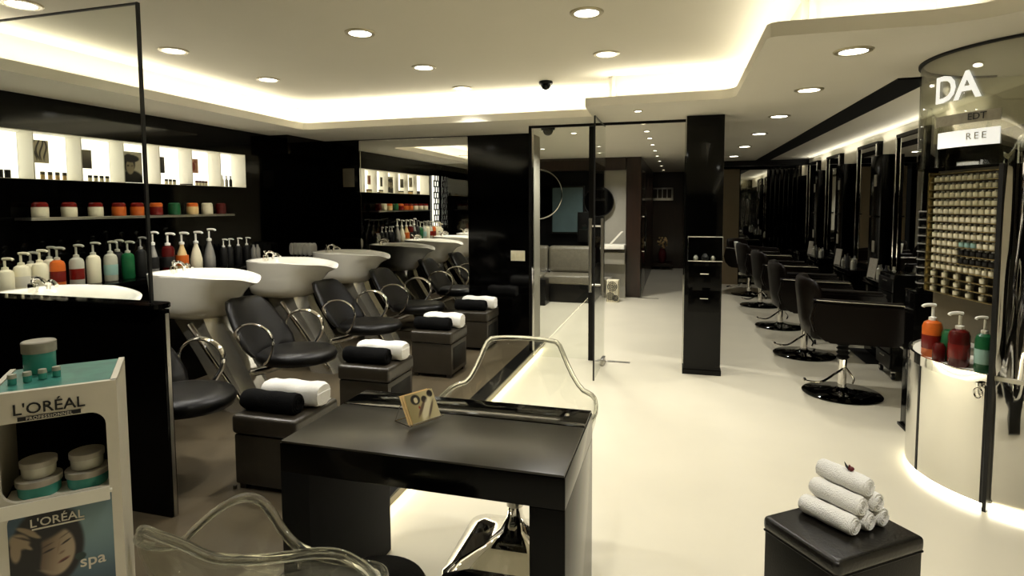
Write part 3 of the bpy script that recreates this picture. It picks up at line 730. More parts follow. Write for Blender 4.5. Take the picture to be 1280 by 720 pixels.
# ================================================================ BLACK PILLAR WITH SHELF AND DRAWERS
t=thing('black_pillar','tall glossy black pillar cabinet in the middle of the floor','pillar',(0,5.67,0))
b=new(); box(b,.065,.395,0,.34,.0,ZS-.003,bev=.003); obj('column',b,'black_gloss',t)
b=new(); box(b,.055,.405,-.004,.345,0,.05,bev=.003); obj('plinth',b,'black_gloss',t)
b=new(); box(b,.05,.062,.0,.30,.1,ZS-.06); obj('side_glass',b,'mirror_dim',t)
for z in(.70,.93):
    b=new(); box(b,.10,.38,-.012,-.001,z-.10,z+.10,bev=.003); dr=obj('drawer',b,'black_lacquer',t)
    b=new(); tube(b,[(.20,-.012,z+.03),(.205,-.03,z+.03),(.275,-.03,z+.03),(.28,-.012,z+.03)],.005,seg=8); obj('drawer_handle',b,'chrome',dr)
t=thing('glass_shelf_box','small glass display box fixed to the black pillar','display box',(.24,5.665,1.09))
b=new(); box(b,-.15,.15,-.14,-.136,0,.22); box(b,-.15,.15,-.14,-.002,0,.006); box(b,-.15,-.146,-.14,-.002,0,.22); box(b,.146,.15,-.14,-.002,0,.22); obj('panes',b,'glass_pane',t)
b=new()
for z in(.0,.22): tube(b,[(-.15,-.14,z),(.15,-.14,z)],.003,seg=6)
for x in(-.15,.15): tube(b,[(x,-.14,0),(x,-.14,.22)],.003,seg=6); tube(b,[(x,-.14,.22),(x,-.002,.22)],.003,seg=6)
obj('rim',b,'chrome',t)
for k,(x,s) in enumerate(((-.08,.02),(.0,.028),(.07,.018))):
    b=new(); lathe(b,[(0,0),(s,0),(s*1.1,s),(s*.5,s*2),(0,s*2.1)],seg=16); tag(obj('trinket_pot',b,['silver_pot','ink','brushed'][k],loc=(.24+x,5.59,1.097)),['silver pot on the left in the pillar display box','dark pot in the middle of the pillar display box','small metal pot on the right in the pillar display box'][k],'pot')

# ================================================================ STYLING STATIONS
def station_mirror(y,label,first=None):
    t=thing('styling_mirror',label,'mirror',(2.24,y,0),0,'tall black-framed styling mirrors')
    b=new(); box(b,-.02,.055,-.40,-.36,.86,2.33); box(b,-.02,.055,.36,.40,.86,2.33); box(b,-.02,.055,-.40,.40,2.29,2.33); box(b,-.02,.055,-.4,.4,.82,.86); obj('frame',b,'black_lacquer',t)
    b=new(); box(b,-.004,.01,-.36,.36,.86,2.29); obj('mirror_glass',b,'mirror',t)
    for s in(-1,1):
        b=new(); box(b,-.03,-.02,s*.372-.011,s*.372+.011,.86,2.30,bev=.003)
        obj('bright_edge',b,'chrome',t)
    return t
MY=[6.75,8.15,9.8,11.2]
ml=['tall black-framed mirror nearest the curved column','second tall black-framed mirror from the curved column','third tall black-framed mirror from the curved column','farthest tall black-framed mirror on the right wall']
m0=station_mirror(MY[0],ml[0])
for y,l in zip(MY[1:],ml[1:]): dup(m0,(2.24,y,0),0,l)
def console(y,label):
    t=thing('styling_console',label,'console',(2.29,y,0),0,'black consoles under the styling mirrors')
    b=new(); box(b,-.34,-.001,-.42,.42,.76,.81,bev=.004); obj('top',b,'black_gloss',t)
    b=new(); box(b,-.30,-.001,-.40,.40,.0,.76); obj('cabinet_body',b,'black_lacquer',t)
    for s in (-1,1):
        b=new(); box(b,-.312,-.301,-.39 if s<0 else .005,-.005 if s<0 else .39,.08,.73,bev=.002); d=obj('door',b,'black_lacquer',t)
        b=new(); tube(b,[(-.32,s*.04,.55),(-.32,s*.04,.68)],.006,seg=8); obj('handle',b,'chrome',d)
    return t
c0=console(MY[0],'black console under the mirror nearest the curved column')
for y,l in zip(MY[1:],['black console under the second styling mirror','black console under the third styling mirror','black console under the farthest styling mirror']): dup(c0,(2.29,y,0),0,l)
def ppanel(y,label):
    t=thing('tall_cabinet',label,'cabinet',(2.27,y,0),0,'tall black cabinets between the mirrors')
    b=new(); box(b,-.14,.028,-.2,.2,.0,2.14,bev=.01); obj('box_body',b,'black_lacquer',t)
    for z in(1.86,1.12):
        b=new(); box(b,-.146,-.139,-.04,.04,z-.065,z+.065,bev=.003); obj('badge',b,'grey_lid',t,angle=60)
    b=new(); box(b,-.20,-.14,-.08,.08,1.45,1.47); obj('holder',b,'chrome',t)
    return t
p0=ppanel(7.45,'tall black cabinet with two small pale badges between the first two mirrors')
dup(p0,(2.27,9.0,0),0,'tall black cabinet with two small pale badges between the second and third mirrors')
dup(p0,(2.27,10.5,0),0,'tall black cabinet with two small pale badges between the third and last mirrors')
# things on the consoles
rnd=random.Random(2)
for ci,(y,wh) in enumerate(zip(MY[:3],['nearest','second','third'])):
    for k in range(6):
        h=.10+.08*rnd.random(); r=.018+.01*rnd.random()
        b=new(); lathe(b,[(0,0),(r,0),(r,h*.7),(r*.45,h*.82),(r*.45,h),(0,h)],seg=14)
        tag(obj('styling_bottle',b,['clear_pot','silver_pot','ink','brown_panel'][k%4],loc=(2.03+.05*(k%2),y-.30+.11*k,.811)),['first','second','third','fourth','fifth','last'][k]+' small styling bottle from the near end on the '+wh+' console','bottle','small styling bottles on the consoles')
    t=thing('table_card',['pale','white','grey'][ci]+' card standing on the '+wh+' console','card',(1.99,y+.27,.811),R(12),'cards standing on the consoles')
    b=new(); box(b,0,.006,-.075,.075,0,.21,M=Matrix.Rotation(R(8),4,'Y')); obj('sheet',b,'grey_lid',t)
    b=new(); box(b,-.0,.05,-.05,.05,0,.006); obj('foot',b,'chrome',t)
# side-lit slats far end
for k in range(7):
    b=new(); box(b,1.72+.08*k,1.745+.08*k,12.40,12.44,.02,2.3,bev=.004)
    tag(obj('vertical_slat',b,'black_gloss'),['first','second','third','fourth','fifth','sixth','seventh'][k]+' glossy black vertical slat from the left on the far wall','slat','glossy slats on the far wall')
b=new(); box(b,1.18,1.66,12.41,12.445,.05,2.28); tag(obj('far_mirror',b,'mirror_dim'),'plain tall mirror on the far wall between tan panel and slats','mirror')

# styling chairs
def make_chair():
    t=thing('styling_chair','','salon chair',group='brown-black leather styling chairs')
    b=new(); lathe(b,[(0,0),(.30,0),(.305,.008),(.295,.016),(.12,.028),(.05,.05),(.038,.06),(0,.06)],seg=48); obj('base_disc',b,'black_chrome',t)
    b=new(); cyl(b,(0,0,.17),.034,.26,seg=24); obj('column',b,'chrome',t)
    b=new(); lathe(b,[(.03,.29)]+[(.052 if k%2 else .036,.30+.018*k) for k in range(10)]+[(.04,.48)],seg=24); obj('bellows',b,'rubber',t,angle=20)
    b=new(); tube(b,[(0,-.03,.22),(-.06,-.10,.20),(-.18,-.16,.13),(-.30,-.17,.13)],.009,smooth=5,seg=8); tube(b,[(.02,-.03,.23),(.07,-.08,.16),(.06,-.1,.12)],.008,smooth=4,seg=8); tube(b,[(-.30,-.21,.13),(-.30,-.12,.13)],.014,seg=8); obj('foot_lever',b,'chrome',t)
    b=new(); box(b,-.14,.14,-.12,.12,.475,.50,bev=.004); obj('seat_plate',b,'brushed',t)
    # shell side panels (rounded lower corners, profile in XZ)
    def side(s):
        pts=[(-.27,.83),(-.30,.68),(-.27,.58),(-.17,.495),(.30,.495),(.355,.52),(.375,.60),(.375,.79),(.355,.815),(.0,.82)]
        b=new(); M=Matrix.Translation((0,s*.315,0))@Matrix.Rotation(PI/2,4,'X')
        prism(b,pts,-.045,.045,M=M,bev=.018); return b
    for s in(-1,1):
        a=obj('side_panel',side(s),'leather_brown',t,angle=50)
        b=new(); tube(b,[(-.28,s*.315,.835),(.0,s*.315,.826),(.34,s*.315,.820)],.028,seg=12,smooth=4,flat=.6); obj('arm_pad',b,'leather_brown',a)
        b=new(); tube(b,[(-.26,s*.35,.838),(.0,s*.352,.83),(.35,s*.35,.822)],.004,seg=6,smooth=4); obj('piping_or_highlight',b,'silver_paint',a)  # silver line drawn as the highlight along the arm top
    # curved backrest
    rings=[]
    for z,x0,w,th in((.50,-.24,.26,.03),(.53,-.27,.29,.05),(.66,-.295,.31,.055),(.80,-.31,.32,.055),(.92,-.33,.315,.05),(.975,-.34,.29,.035),(.992,-.343,.24,.015)):
        ring=[]
        for k in range(28):
            a=2*PI*k/28; y=w*math.copysign(abs(math.cos(a))**.6,math.cos(a)); xx=th*math.copysign(abs(math.sin(a))**.8,math.sin(a))
            ring.append(Vector((x0+xx+.10*(y/.32)**2,y,z)))
        rings.append(ring)
    b=new(); loft(b,rings); obj('backrest',b,'leather_brown',t,angle=60)
    b=new(); box(b,-.28,.34,-.265,.265,.50,.63,bev=.04,seg=4); obj('seat_cushion',b,'leather_brown',t,angle=60)
    b=new(); tube(b,[(.34,-.2,.50),(.52,-.2,.36),(.56,-.2,.22)],.012,seg=8,smooth=4); tube(b,[(.34,.2,.50),(.52,.2,.36),(.56,.2,.22)],.012,seg=8,smooth=4); box(b,.50,.62,-.22,.22,.205,.225,bev=.006); obj('footrest',b,'chrome',t)
    return t
mat('black_chrome',(.05,.05,.048),.06,1,noise=.02)
ch=make_chair(); 
cl=['brown-black leather styling chair nearest the viewer, black bellows under its seat','second brown-black leather styling chair from the front','third brown-black leather styling chair from the front','fourth brown-black leather styling chair from the front','farthest brown-black styling chair with a white cape against the tan panel']
for k,(x,y,rz) in enumerate([(1.35,5.41,-4),(1.31,6.74,-3),(1.305,8.23,2),(1.27,9.87,5),(1.23,11.07,-35)]):
    if k==0: ch.location=(x,y,0); ch.rotation_euler=(0,0,R(rz)); ch['label']=cl[0]
    else: dup(ch,(x,y,0),R(rz),cl[k])
b=new(); loft(b,[[Vector((1.02+.03*math.sin(a*2),10.98+.14*math.cos(a),z)) if True else 0 for a in [2*PI*k/12 for k in range(12)]] for z in (.55,.7,.85)]) 
b.free()
b=new(); loft(b,[[Vector((.98+.05*f+.035*math.cos(2*PI*k/16),10.86+.11*math.sin(2*PI*k/16)*(1+.2*math.sin(k)),.95-.4*f)) for k in range(16)] for f in (0,.25,.5,.75,1)]); tag(obj('white_cape',b,'towel_white'),'white cape draped on the back of the farthest styling chair','cape')

# trolley with stack of black jars
t=thing('black_trolley','tall black drawer trolley on castors beside the curved column','trolley',(2.0,6.12,0))
b=new(); box(b,-.13,.13,-.2,.2,.08,.96,bev=.012); obj('body',b,'black_lacquer',t)
for k in range(6):
    b=new(); box(b,-.142,-.129,-.185,.185,.10+.14*k,.225+.14*k,bev=.004); d=obj('drawer',b,'black_satin',t)
    b=new(); box(b,-.15,-.142,-.05,.05,.19+.14*k,.20+.14*k); obj('handle',b,'brushed',d)
for sx in(-1,1):
    for sy in(-1,1):
        b=new(); cyl(b,(sx*.1,sy*.16,.035),.033,.025,axis='X',seg=18,bev=.004); c=obj('castor',b,'rubber',t)
        b=new(); cyl(b,(sx*.1,sy*.16,.035),.014,.03,axis='X',seg=12); box(b,sx*.1-.018,sx*.1+.018,sy*.16-.01,sy*.16+.01,.06,.082); obj('castor_hub',b,'chrome',c)
N=10
for k in range(N):
    z=1.0015+.055*k
    t=thing('black_jar',['lowest','second','third','fourth','fifth','sixth','seventh','eighth','ninth','topmost'][k]+(' from the bottom' if 0<k<N-1 else '')+' black jar with bright rim in the tower beside the sample rack','jar',(1.655,4.66,z),0,'black jars stacked in a tower')
    if k==0: t['label']='lowest black jar with bright rim in the tower beside the sample rack'
    b=new(); lathe(b,[(0,0),(.046,0),(.049,.01),(.049,.040),(.04,.044),(0,.044)],seg=24); obj('body',b,'black_gloss',t)
    b=new(); lathe(b,[(.0,.044),(.041,.044),(.053,.045),(.053,.053),(.0,.0545)],seg=24); obj('rim',b,'silver_pot',t)
t=thing('slim_stand','slim black stand carrying the tower of black jars','stand',(1.655,4.66,0))
b=new(); box(b,-.085,.085,-.085,.085,.02,.985,bev=.006); obj('body',b,'black_lacquer',t)
b=new(); box(b,-.09,.09,-.09,.09,.985,1.0,bev=.004); obj('top',b,'black_gloss',t)
b=new(); box(b,-.10,.10,-.10,.10,0,.02,bev=.004); obj('foot',b,'black_satin',t)
# stool foot + mat
t=thing('cutting_stool','low black saddle stool with chrome star foot behind the first styling chair','stool',(1.72,7.42,0))
for k in range(5):
    a=2*PI*k/5; b=new(); tube(b,[(0,0,.10),(.12*math.cos(a),.12*math.sin(a),.08),(.24*math.cos(a),.24*math.sin(a),.06)],.012,seg=8); l=obj('foot_spoke',b,'chrome',t)
    b=new(); cyl(b,(.24*math.cos(a),.24*math.sin(a),.025),.025,.02,axis='X',seg=14); obj('castor',b,'rubber',l)
b=new(); cyl(b,(0,0,.28),.02,.36,seg=16); obj('column',b,'chrome',t)
b=new(); lathe(b,[(0,.45),(.15,.45),(.17,.48),(.16,.52),(0,.53)],seg=28); obj('seat',b,'leather_black',t,angle=60)
b=new(); box(b,1.83,2.05,6.05+.45,6.95+.2,.0,.012,bev=.003); tag(obj('floor_mat',b,'rubber'),'small black rubber floor mat by the trolley','mat')

# ================================================================ CURVED DISPLAY COLUMN
CX,CY,CR=1.95,3.92,.59
def arc_bm(b,r0,r1,a0,a1,z0,z1,n=24):
    pts=[(CX+r1*math.cos(R(a0+(a1-a0)*k/n)),CY+r1*math.sin(R(a0+(a1-a0)*k/n))) for k in range(n+1)]
    pts+=[(CX+r0*math.cos(R(a1-(a1-a0)*k/n)),CY+r0*math.sin(R(a1-(a1-a0)*k/n))) for k in range(n+1)]
    return prism(b,pts,z0,z1)
t=thing('curved_display_column','curved mirror-steel and glass display column at the right edge','display column')
b=new(); arc_bm(b,CR-.02,CR,120,226,.04,.665); obj('cabinet_door',b,'steel_plain',t,angle=20)
b=new(); arc_bm(b,CR-.01,CR+.006,120,226,.665,.722); obj('rim_band',b,'chrome',t,angle=20)
b=new(); arc_bm(b,CR-.012,CR+.004,225.2,226.2,.04,.72,n=2); arc_bm(b,CR-.01,CR+.003,186,187.5,.04,.66,n=2); obj('door_seam',b,'ink',t)
b=new(); prism(b,[(CX+(CR-.02)*math.cos(R(a)),CY+(CR-.02)*math.sin(R(a))) for a in range(100,300,8)],.695,.715); obj('counter_top',b,'white_paint',t)
b=new(); na,nz=90,60; vs=[]
for i in range(na+1):
    a=227+150*i/na; top=1.86+.30*sm(227,247,a)+.02*math.sin(a*.9); col=[]
    for j in range(nz+1):
        z=.04+(top-.04)*j/nz
        rr=CR-.030+(.017*math.sin(a*.42+z*1.1)+.009*math.sin(a*.9-z*2.2+1)+.003*math.sin(z*9+a*.5))*sm(.55,1.0,z)+.010*math.sin(a*9)*sm(.06,.0,top-z)
        col.append(b.verts.new((CX+rr*math.cos(R(a)),CY+rr*math.sin(R(a)),z)))
    vs.append(col)
for i in range(na):
    for j in range(nz): b.faces.new((vs[i][j],vs[i+1][j],vs[i+1][j+1],vs[i][j+1]))
so=obj('steel_shell',b,'steel_wavy',t,angle=80); mo=so.modifiers.new('thickness','SOLIDIFY'); mo.thickness=.004
b=new(); arc_bm(b,CR-.05,CR+.004,226.4,228.2,.0,1.80,n=2); obj('shell_edge',b,'ink',t)
b=new(); arc_bm(b,CR-.008,CR,0,359.9,1.80,ZS-.015,n=90); obj('glass_drum',b,'drum_glass',t,angle=20)
b=new(); arc_bm(b,CR-.012,CR+.012,90,360,ZS-.014,ZS-.002,n=60); obj('ceiling_ring',b,'ink',t)
b=new(); arc_bm(b,CR-.005,CR+.003,194,226,1.90,1.985,n=16); obj('reflection_band',b,'frost_glow',t)  # white band painted in for a bright reflection on the drum
b=new(); arc_bm(b,CR-.005,CR+.003,192,226,2.02,2.075,n=16); obj('upper_reflection_band',b,'grey_lid',t)  # second painted reflection, paler grey, above the white one
def curved_text(s,size,a_c,z,name,m_,bold=0,mirror_=False,spacing=1.0):
    b=text_bm(s,size,.001,bold,spacing)
    bmesh.ops.subdivide_edges(b,edges=[e for e in b.edges if e.calc_length()>.02],cuts=2)
    for v in b.verts:
        ang=R(a_c)+v.co.x/(CR+.006)
        rr=CR+.008+v.co.z
        v.co=Vector((CX+rr*math.cos(ang),CY+rr*math.sin(ang),z+v.co.y))
    return obj(name,b,m_,t,angle=20)
curved_text('DA',.20,204,2.15,'frosted_letters','frost_glow',bold=.004,spacing=.9)
curved_text('EDT',.05,216,2.032,'band_letters','ink')
curved_text('REE',.05,216,1.932,'small_letters','grey_lid',spacing=1.4)
b=new(); tube(b,[(CX+(CR+.02)*math.cos(R(223.5)),CY+(CR+.02)*math.sin(R(223.5)),.66+.02*math.sin(a)) for a in (0,1)],.016,seg=14)
tube(b,[(CX+(CR+.02)*math.cos(R(223.2))+.018*math.cos(a)*.7,CY+(CR+.02)*math.sin(R(223.2))-.018*math.cos(a)*.7,.62+.028*math.sin(a)) for a in [2*PI*k/16 for k in range(16)]],.005,closed=True,seg=6); obj('lock_handle',b,'chrome',t)
b=new(); prism(b,[(CX+(CR-.03)*math.cos(R(a)),CY+(CR-.03)*math.sin(R(a))) for a in range(0,360,8)],.0,.036); obj('plinth',b,'led',t)
# sample rack : from (1.5,4.2) to (1.63,3.7)
P0=Vector((1.535,4.24,0)); P1=Vector((1.65,3.66,0)); dv=(P1-P0); Lr=dv.length; u=dv.normalized()
rz=math.atan2(u.y,u.x)
t=thing('sample_rack','gilt wire rack full of small sample bottles in the curved column','rack',(P0.x,P0.y,0),rz)
# local x along rack, local -y faces viewer side
ZR0,ZR1=1.06,1.78
b=new(); box(b,-.01,Lr+.01,.03,.045,.80,1.80); obj('back_panel',b,'brown_panel',t)
NR=15
rows=[ZR0+(ZR1-ZR0)*k/NR for k in range(NR+1)]
for z in rows:
    b=new(); tube(b,[(0,-.028,z-.002),(Lr,-.028,z-.002)],.0022,seg=6); box(b,0,Lr,-.026,.03,z-.003,z-.0005); obj('rail',b,'gold_rail',t)
for x in(0,Lr):
    b=new(); box(b,x-.006,x+.006,-.032,.03,ZR0,ZR1+.01); obj('upright',b,'gold_rail',t)
M0=Matrix.Translation(P0)@Matrix.Rotation(rz,4,'Z')
sb=thing('sample_bottle','','sample bottle')
b=new(); lathe(b,[(0,0),(.0185,0),(.0195,.003),(.0195,.026),(.010,.030),(0,.030)],seg=10); obj('body',b,'cream',sb)
b=new(); lathe(b,[(0,.029),(.010,.029),(.009,.037),(0,.038)],seg=8); obj('cap',b,'pump_white',sb)
sb2=dup(sb); sb2.children[0].data=sb2.children[0].data.copy(); sb2.children[0].data.materials[0]=MATS['pale_blue']
sb3=dup(sb); sb3.children[0].data=sb3.children[0].data.copy(); sb3.children[0].data.materials[0]=MATS['ink']; 
ordn=['lowest','second','third','fourth','fifth','sixth','seventh','eighth','ninth','tenth','eleventh','twelfth','thirteenth','fourteenth','topmost']
used=set()
for r_ in range(NR):
    z=rows[r_]
    cnt=11 if r_>2 else 5
    for k in range(cnt):
        src=sb
        if r_ in(4,5) and k>4: src=sb3
        elif r_==6 and 5<=k<=7: src=sb2
        p=M0@Vector((.035+(Lr-.10)*k/(cnt-1 if r_>2 else 4.6),.002,z+.0003))
        kind='dark' if src is sb3 else 'bluish' if src is sb2 else 'pale'
        lab=f'{kind} sample bottle in the '+(ordn[r_]+' row' if r_ in(0,NR-1) else ordn[r_]+' row from the bottom')+' of the gilt rack'
        grp=f'{kind} sample bottles, {ordn[r_]} rack row'
        if src.name not in used: used.add(src.name); src.location=p; src['label']=lab; src['group']=grp
        else: dup(src,tuple(p),0,lab,grp)
# bottles standing on column counter
g='bottles on the counter of the curved column'
pump('pump_bottle',.31,.050,'orange','pump_white','orange pump bottle on the curved column counter',(1.43,3.885,.7155),g,rz=R(190),band='red_gloss')
jar('wide_jar',.17,.055,'green','green','dark green lidded jar between the orange and red pump bottles','jar',(1.50,3.80,.7155),g)
pump('pump_bottle',.30,.050,'burgundy','pump_white','dark red pump bottle on the curved column counter',(1.485,3.685,.7155),g,rz=R(190),band='red_gloss')
pump('pump_bottle',.30,.040,'green','pump_white','green pump bottle at the right end of the column counter',(1.555,3.58,.7155),g,rz=R(190),band='pale_blue')
b=new(); lathe(b,[(0,0),(.030,0),(.032,.01),(.032,.08),(.02,.1),(0,.1)],seg=18); tag(obj('red_tub',b,'burgundy',loc=(1.425,3.77,.7155)),'small burgundy tub in front of the green jar on the column counter','tub')

# ================================================================ BLACK CUBE WITH TOWELS
cf=Vector((.509,2.007,0)); cl_=Vector((.31,2.258,0)); cr=Vector((.841,2.258,0))
ux=(cr-cf).normalized(); W=(cr-cf).length; Dp=(cl_-cf).length
t=thing('cube_seat','black leather cube seat in the foreground carrying the rolled towels','cube seat',(cf.x,cf.y,0),math.atan2(ux.y,ux.x))
b=new(); box(b,.006,W-.006,.006,Dp-.006,.0,.40,bev=.01); obj('base',b,'leather_black',t)
b=new(); box(b,0,W,0,Dp,.395,.45,bev=.022,seg=4); obj('cushion_top',b,'leather_cube',t,angle=50)
b=new()
for (a,c) in (((0,0),(W,0)),((0,0),(0,Dp)),((W,0),(W,Dp)),((0,Dp),(W,Dp))):
    tube(b,[(a[0]+(0.006 if a[0]==0 else -.006),a[1]+(0.006 if a[1]==0 else -.006),.396),(c[0]+(0.006 if c[0]==0 else -.006),c[1]+(0.006 if c[1]==0 else -.006),.396)],.004,seg=6)
obj('piping_or_highlight',b,'leather_black',t)
rolls=[((.48,2.32),(.591,2.209),.485,'lowest left rolled white towel of the pile on the cube seat'),((.540,2.362),(.650,2.255),.485,'lowest middle rolled white towel of the pile on the cube seat'),((.598,2.41),(.705,2.30),.485,'lowest right rolled white towel of the pile on the cube seat'),
((.519,2.345),(.619,2.235),.545,'left rolled white towel in the middle layer of the pile'),((.577,2.39),(.682,2.282),.545,'right rolled white towel in the middle layer of the pile'),((.548,2.375),(.645,2.262),.605,'topmost rolled white towel carrying the dark red blossom')]
for k,(a,c,z,l) in enumerate(rolls):
    a=Vector((*a,z)); c=Vector((*c,z)); d=(c-a); m_=(a+c)/2
    tag(obj('rolled_towel',roll_bm(d.length+.035,.0345,seed=k+20,wob=.002),'towel_white',loc=tuple(m_),rot=(0,0,math.atan2(d.y,d.x)),angle=60),l,'towel','rolled white towels on the cube seat')
t=thing('red_blossom','dark red blossom lying on the topmost rolled towel','flower',(.607,2.30,.639))
b=new(); bmesh.ops.create_icosphere(b,subdivisions=2,radius=.010,matrix=Matrix.Translation((.006,-.002,.008))@Matrix.Diagonal((1.1,1,.8,1))); 
tube(b,[(.006,0,.006),(.0,.0,.02)],[.006,.003],seg=6); obj('petals',b,'flower_red',t)
b=new(); tube(b,[(.002,0,.004),(-.008,.004,.014),(-.014,.006,.028)],[.006,.004,.001],seg=6); obj('sepal',b,'ink',t)

# ================================================================ BLACK DESK
t=thing('black_desk','thick black lacquered desk in the foreground','desk',(0,0,0))
X0,X1,Y0,Y1=-1.385,-.330,1.755,2.36
b=new(); box(b,X0,X1,Y0,Y1,.635,.742,bev=.004); obj('slab',b,'black_lacquer',t)
b=new(); box(b,X0+.004,X1-.004,Y0+.002,Y1-.19,.742,.75,bev=.002); obj('sheen_panel',b,'desk_sheen',t)  # lighter panel imitates the ceiling reflected in the glossy desk top
b=new(); box(b,X0+.004,X1-.004,Y1-.185,Y1-.002,.742,.752,bev=.002); obj('dark_reflection_strip',b,'black_gloss',t)  # dark strip imitates the black wall reflected along the rear edge
b=new(); box(b,X0,X0+.118,Y0,Y1,0,.636,bev=.003); obj('panel_leg',b,'black_matt',t)
b=new(); box(b,X1-.118,X1,Y0,Y1,0,.636,bev=.003); obj('panel_leg',b,'black_lacquer',t)
b=new(); lathe(b,[(0,0),(.012,0),(.010,.004),(0,.005)],c=(-.42,Y1-.08,.752),seg=16); obj('downlight_glint',b,'chrome',t)  # small bright dot modelled for a ceiling downlight's reflection in the desk
# card holder with leaflets
t=thing('leaflet_holder','small wire leaflet holder on the black desk','leaflet holder',(-.975,1.985,.7525),R(62))
b=new()
W2=.15
for x in(0,W2):
    tube(b,[(x,.10,.002),(x,.055,.085),(x,.0,.004),(x,-.02,.018)],.0022,seg=6)
    tube(b,[(x,.10,.002),(x,0,.004)],.002,seg=6)
tube(b,[(0,-.02,.018),(W2,-.02,.018)],.0025,seg=6); tube(b,[(0,0,.004),(W2,0,.004)],.002,seg=6); tube(b,[(0,.10,.002),(W2,.10,.002)],.002,seg=6)
obj('wire_frame',b,'chrome',t)
def f_leaf(u,v):
    c=mixc((196,184,140),(150,136,92),sm(0,1,1-u)); 
    c=mixc(c,(20,16,14),ell(u,v,.32,.78,.16,.17)); c=mixc(c,(214,200,160),ell(u,v,.33,.76,.07,.10))
    c=mixc(c,(26,20,16),ell(u,v,.62,.72,.10,.12)); c=mixc(c,(24,18,16),ell(u,v,.86,.86,.10,.12))
    c=mixc(c,(232,222,186),ell(u,v,.6,.4,.12,.42,.3,-30)*.8); c=mixc(c,(70,50,40),ell(u,v,.45,.45,.05,.3,.4,-35)*.8)
    c=mixc(c,(140,40,34),ell(u,v,.38,.5,.03,.05)); c=mixc(c,(60,44,36),ell(u,v,.75,.35,.04,.3,.4,-30)*.7)
    return c
for k in range(3):
    tt=thing('leaflet',['front leaflet with a printed picture of people in the wire holder','middle leaflet in the wire holder','rear leaflet in the wire holder'][k],'leaflet',t.location,t.rotation_euler.z,'leaflets in the wire holder')
    ang=R(60); M=Matrix.Translation((.006-.006*k,-.012+.007*k,.012))@Matrix.Rotation(ang,4,'X')
    b=new(); box(b,0,.135,0,.115,-.003,0,M=M); obj('sheets',b,'cream_yellow',tt)
    if k==0: art('printed_cover',.135,.115,50,44,f_leaf,tt,M@Matrix.Translation((0,0,.0008)))

# black round stool under the desk
t=thing('round_stool','round black padded stool tucked under the black desk','stool',(-.86,1.485,0))
b=new(); lathe(b,[(0,.40),(.15,.40),(.165,.42),(.168,.445),(.155,.47),(0,.478)],seg=40); obj('seat',b,'leather_black',t,angle=60)
b=new(); cyl(b,(0,0,.23),.025,.36,seg=18); obj('column',b,'chrome',t)
b=new(); lathe(b,[(0,0),(.13,0),(.13,.01),(.05,.03),(.03,.06),(0,.06)],seg=36); obj('foot_plate',b,'chrome',t)

# ================================================================ ACRYLIC CHAIRS
def shell_chair(label,loc,rz,rimf,seatr=(.20,.19),zs=.45,pieces=64,rr=.010,floor_base=True):
    t=thing('acrylic_chair',label,'chair',loc,rz,'clear acrylic tub chairs')
    rim=rimf
    n=len(rim)
    rings=[]
    for f in (0,.12,.3,.5,.7,.86,1.0):
        ring=[]
        for k,p in enumerate(rim):
            a=math.atan2(p.y,p.x); q=Vector((seatr[0]*math.cos(a),seatr[1]*math.sin(a),zs))
            g=1-(1-f)**2.2  # bulge: drop first, then curve in
            h=1-f
            x=p.x*(1-f**1.8)+q.x*f**1.8; y=p.y*(1-f**1.8)+q.y*f**1.8; z=p.z*(1-f)+q.z*f - .03*math.sin(PI*f)
            ring.append(Vector((x,y,z)))
        rings.append(ring)
    rings.append([Vector((p.x*.5,p.y*.5,zs-.006)) for p in rings[-1]])
    b=new(); vr=[[b.verts.new(p) for p in r] for r in rings]
    for A,B in zip(vr,vr[1:]):
        for k in range(n): b.faces.new((A[k],A[(k+1)%n],B[(k+1)%n],B[k]))
    b.faces.new(vr[-1])
    s=obj('shell',b,'acrylic_sheet',t,angle=80)
    mo=s.modifiers.new('thickness','SOLIDIFY'); mo.thickness=.009; mo.offset=0
    b=new(); tube(b,rim,rr,closed=True,seg=10,flat=1.3); obj('rim',b,'acrylic_solid',t,angle=80)
    b=new(); lathe(b,[(0,zs-.05),(.10,zs-.05),(.11,zs-.035),(.10,zs-.015),(0,zs-.012)],seg=28); obj('seat_mount',b,'black_chrome',t)
    b=new(); cyl(b,(0,0,zs-.13),.038,.17,seg=24); obj('upper_column',b,'brushed',t)
    b=new(); cyl(b,(0,0,.20),.028,.20,seg=24); obj('gas_column',b,'chrome',t)
    # square trumpet base
    rings=[]
    for z,s_ in((.0,.275),(.010,.28),(.02,.275),(.045,.21),(.085,.12),(.13,.062),(.19,.036),(.24,.031)):
        rings.append([Vector((x,y,z)) for x,y in rrect(-s_,s_,-s_,s_,s_*(.3 if s_>.1 else .8),n=5)])
    b=new(); loft(b,rings); obj('trumpet_base',b,'chrome',t,angle=50)
    return t
def tub_rim(n=72):
    out=[]
    for k in range(n):
        a=2*PI*k/n            # 0 = back (+y)
        x=-math.sin(a); y=math.cos(a)
        ab=min(a,2*PI-a)      # angle from the back
        h=.695+.215*(1-sm(R(30),R(62),ab)) - .17*sm(R(115),R(150),ab)
        rx=.33-.0*ab; 
        r=.29+.075*sm(R(38),R(75),ab)-.09*sm(R(110),R(180),ab)
        e=.78
        out.append(Vector((r*math.copysign(abs(x)**e,x)-(.05*y if y>0 else 0),r*(1.45 if y>0 else .8)*math.copysign(abs(y)**e,y),h)))
    return out
shell_chair('clear acrylic tub chair with chrome base on the far side of the desk',(-.70,2.48,0),R(2),tub_rim())
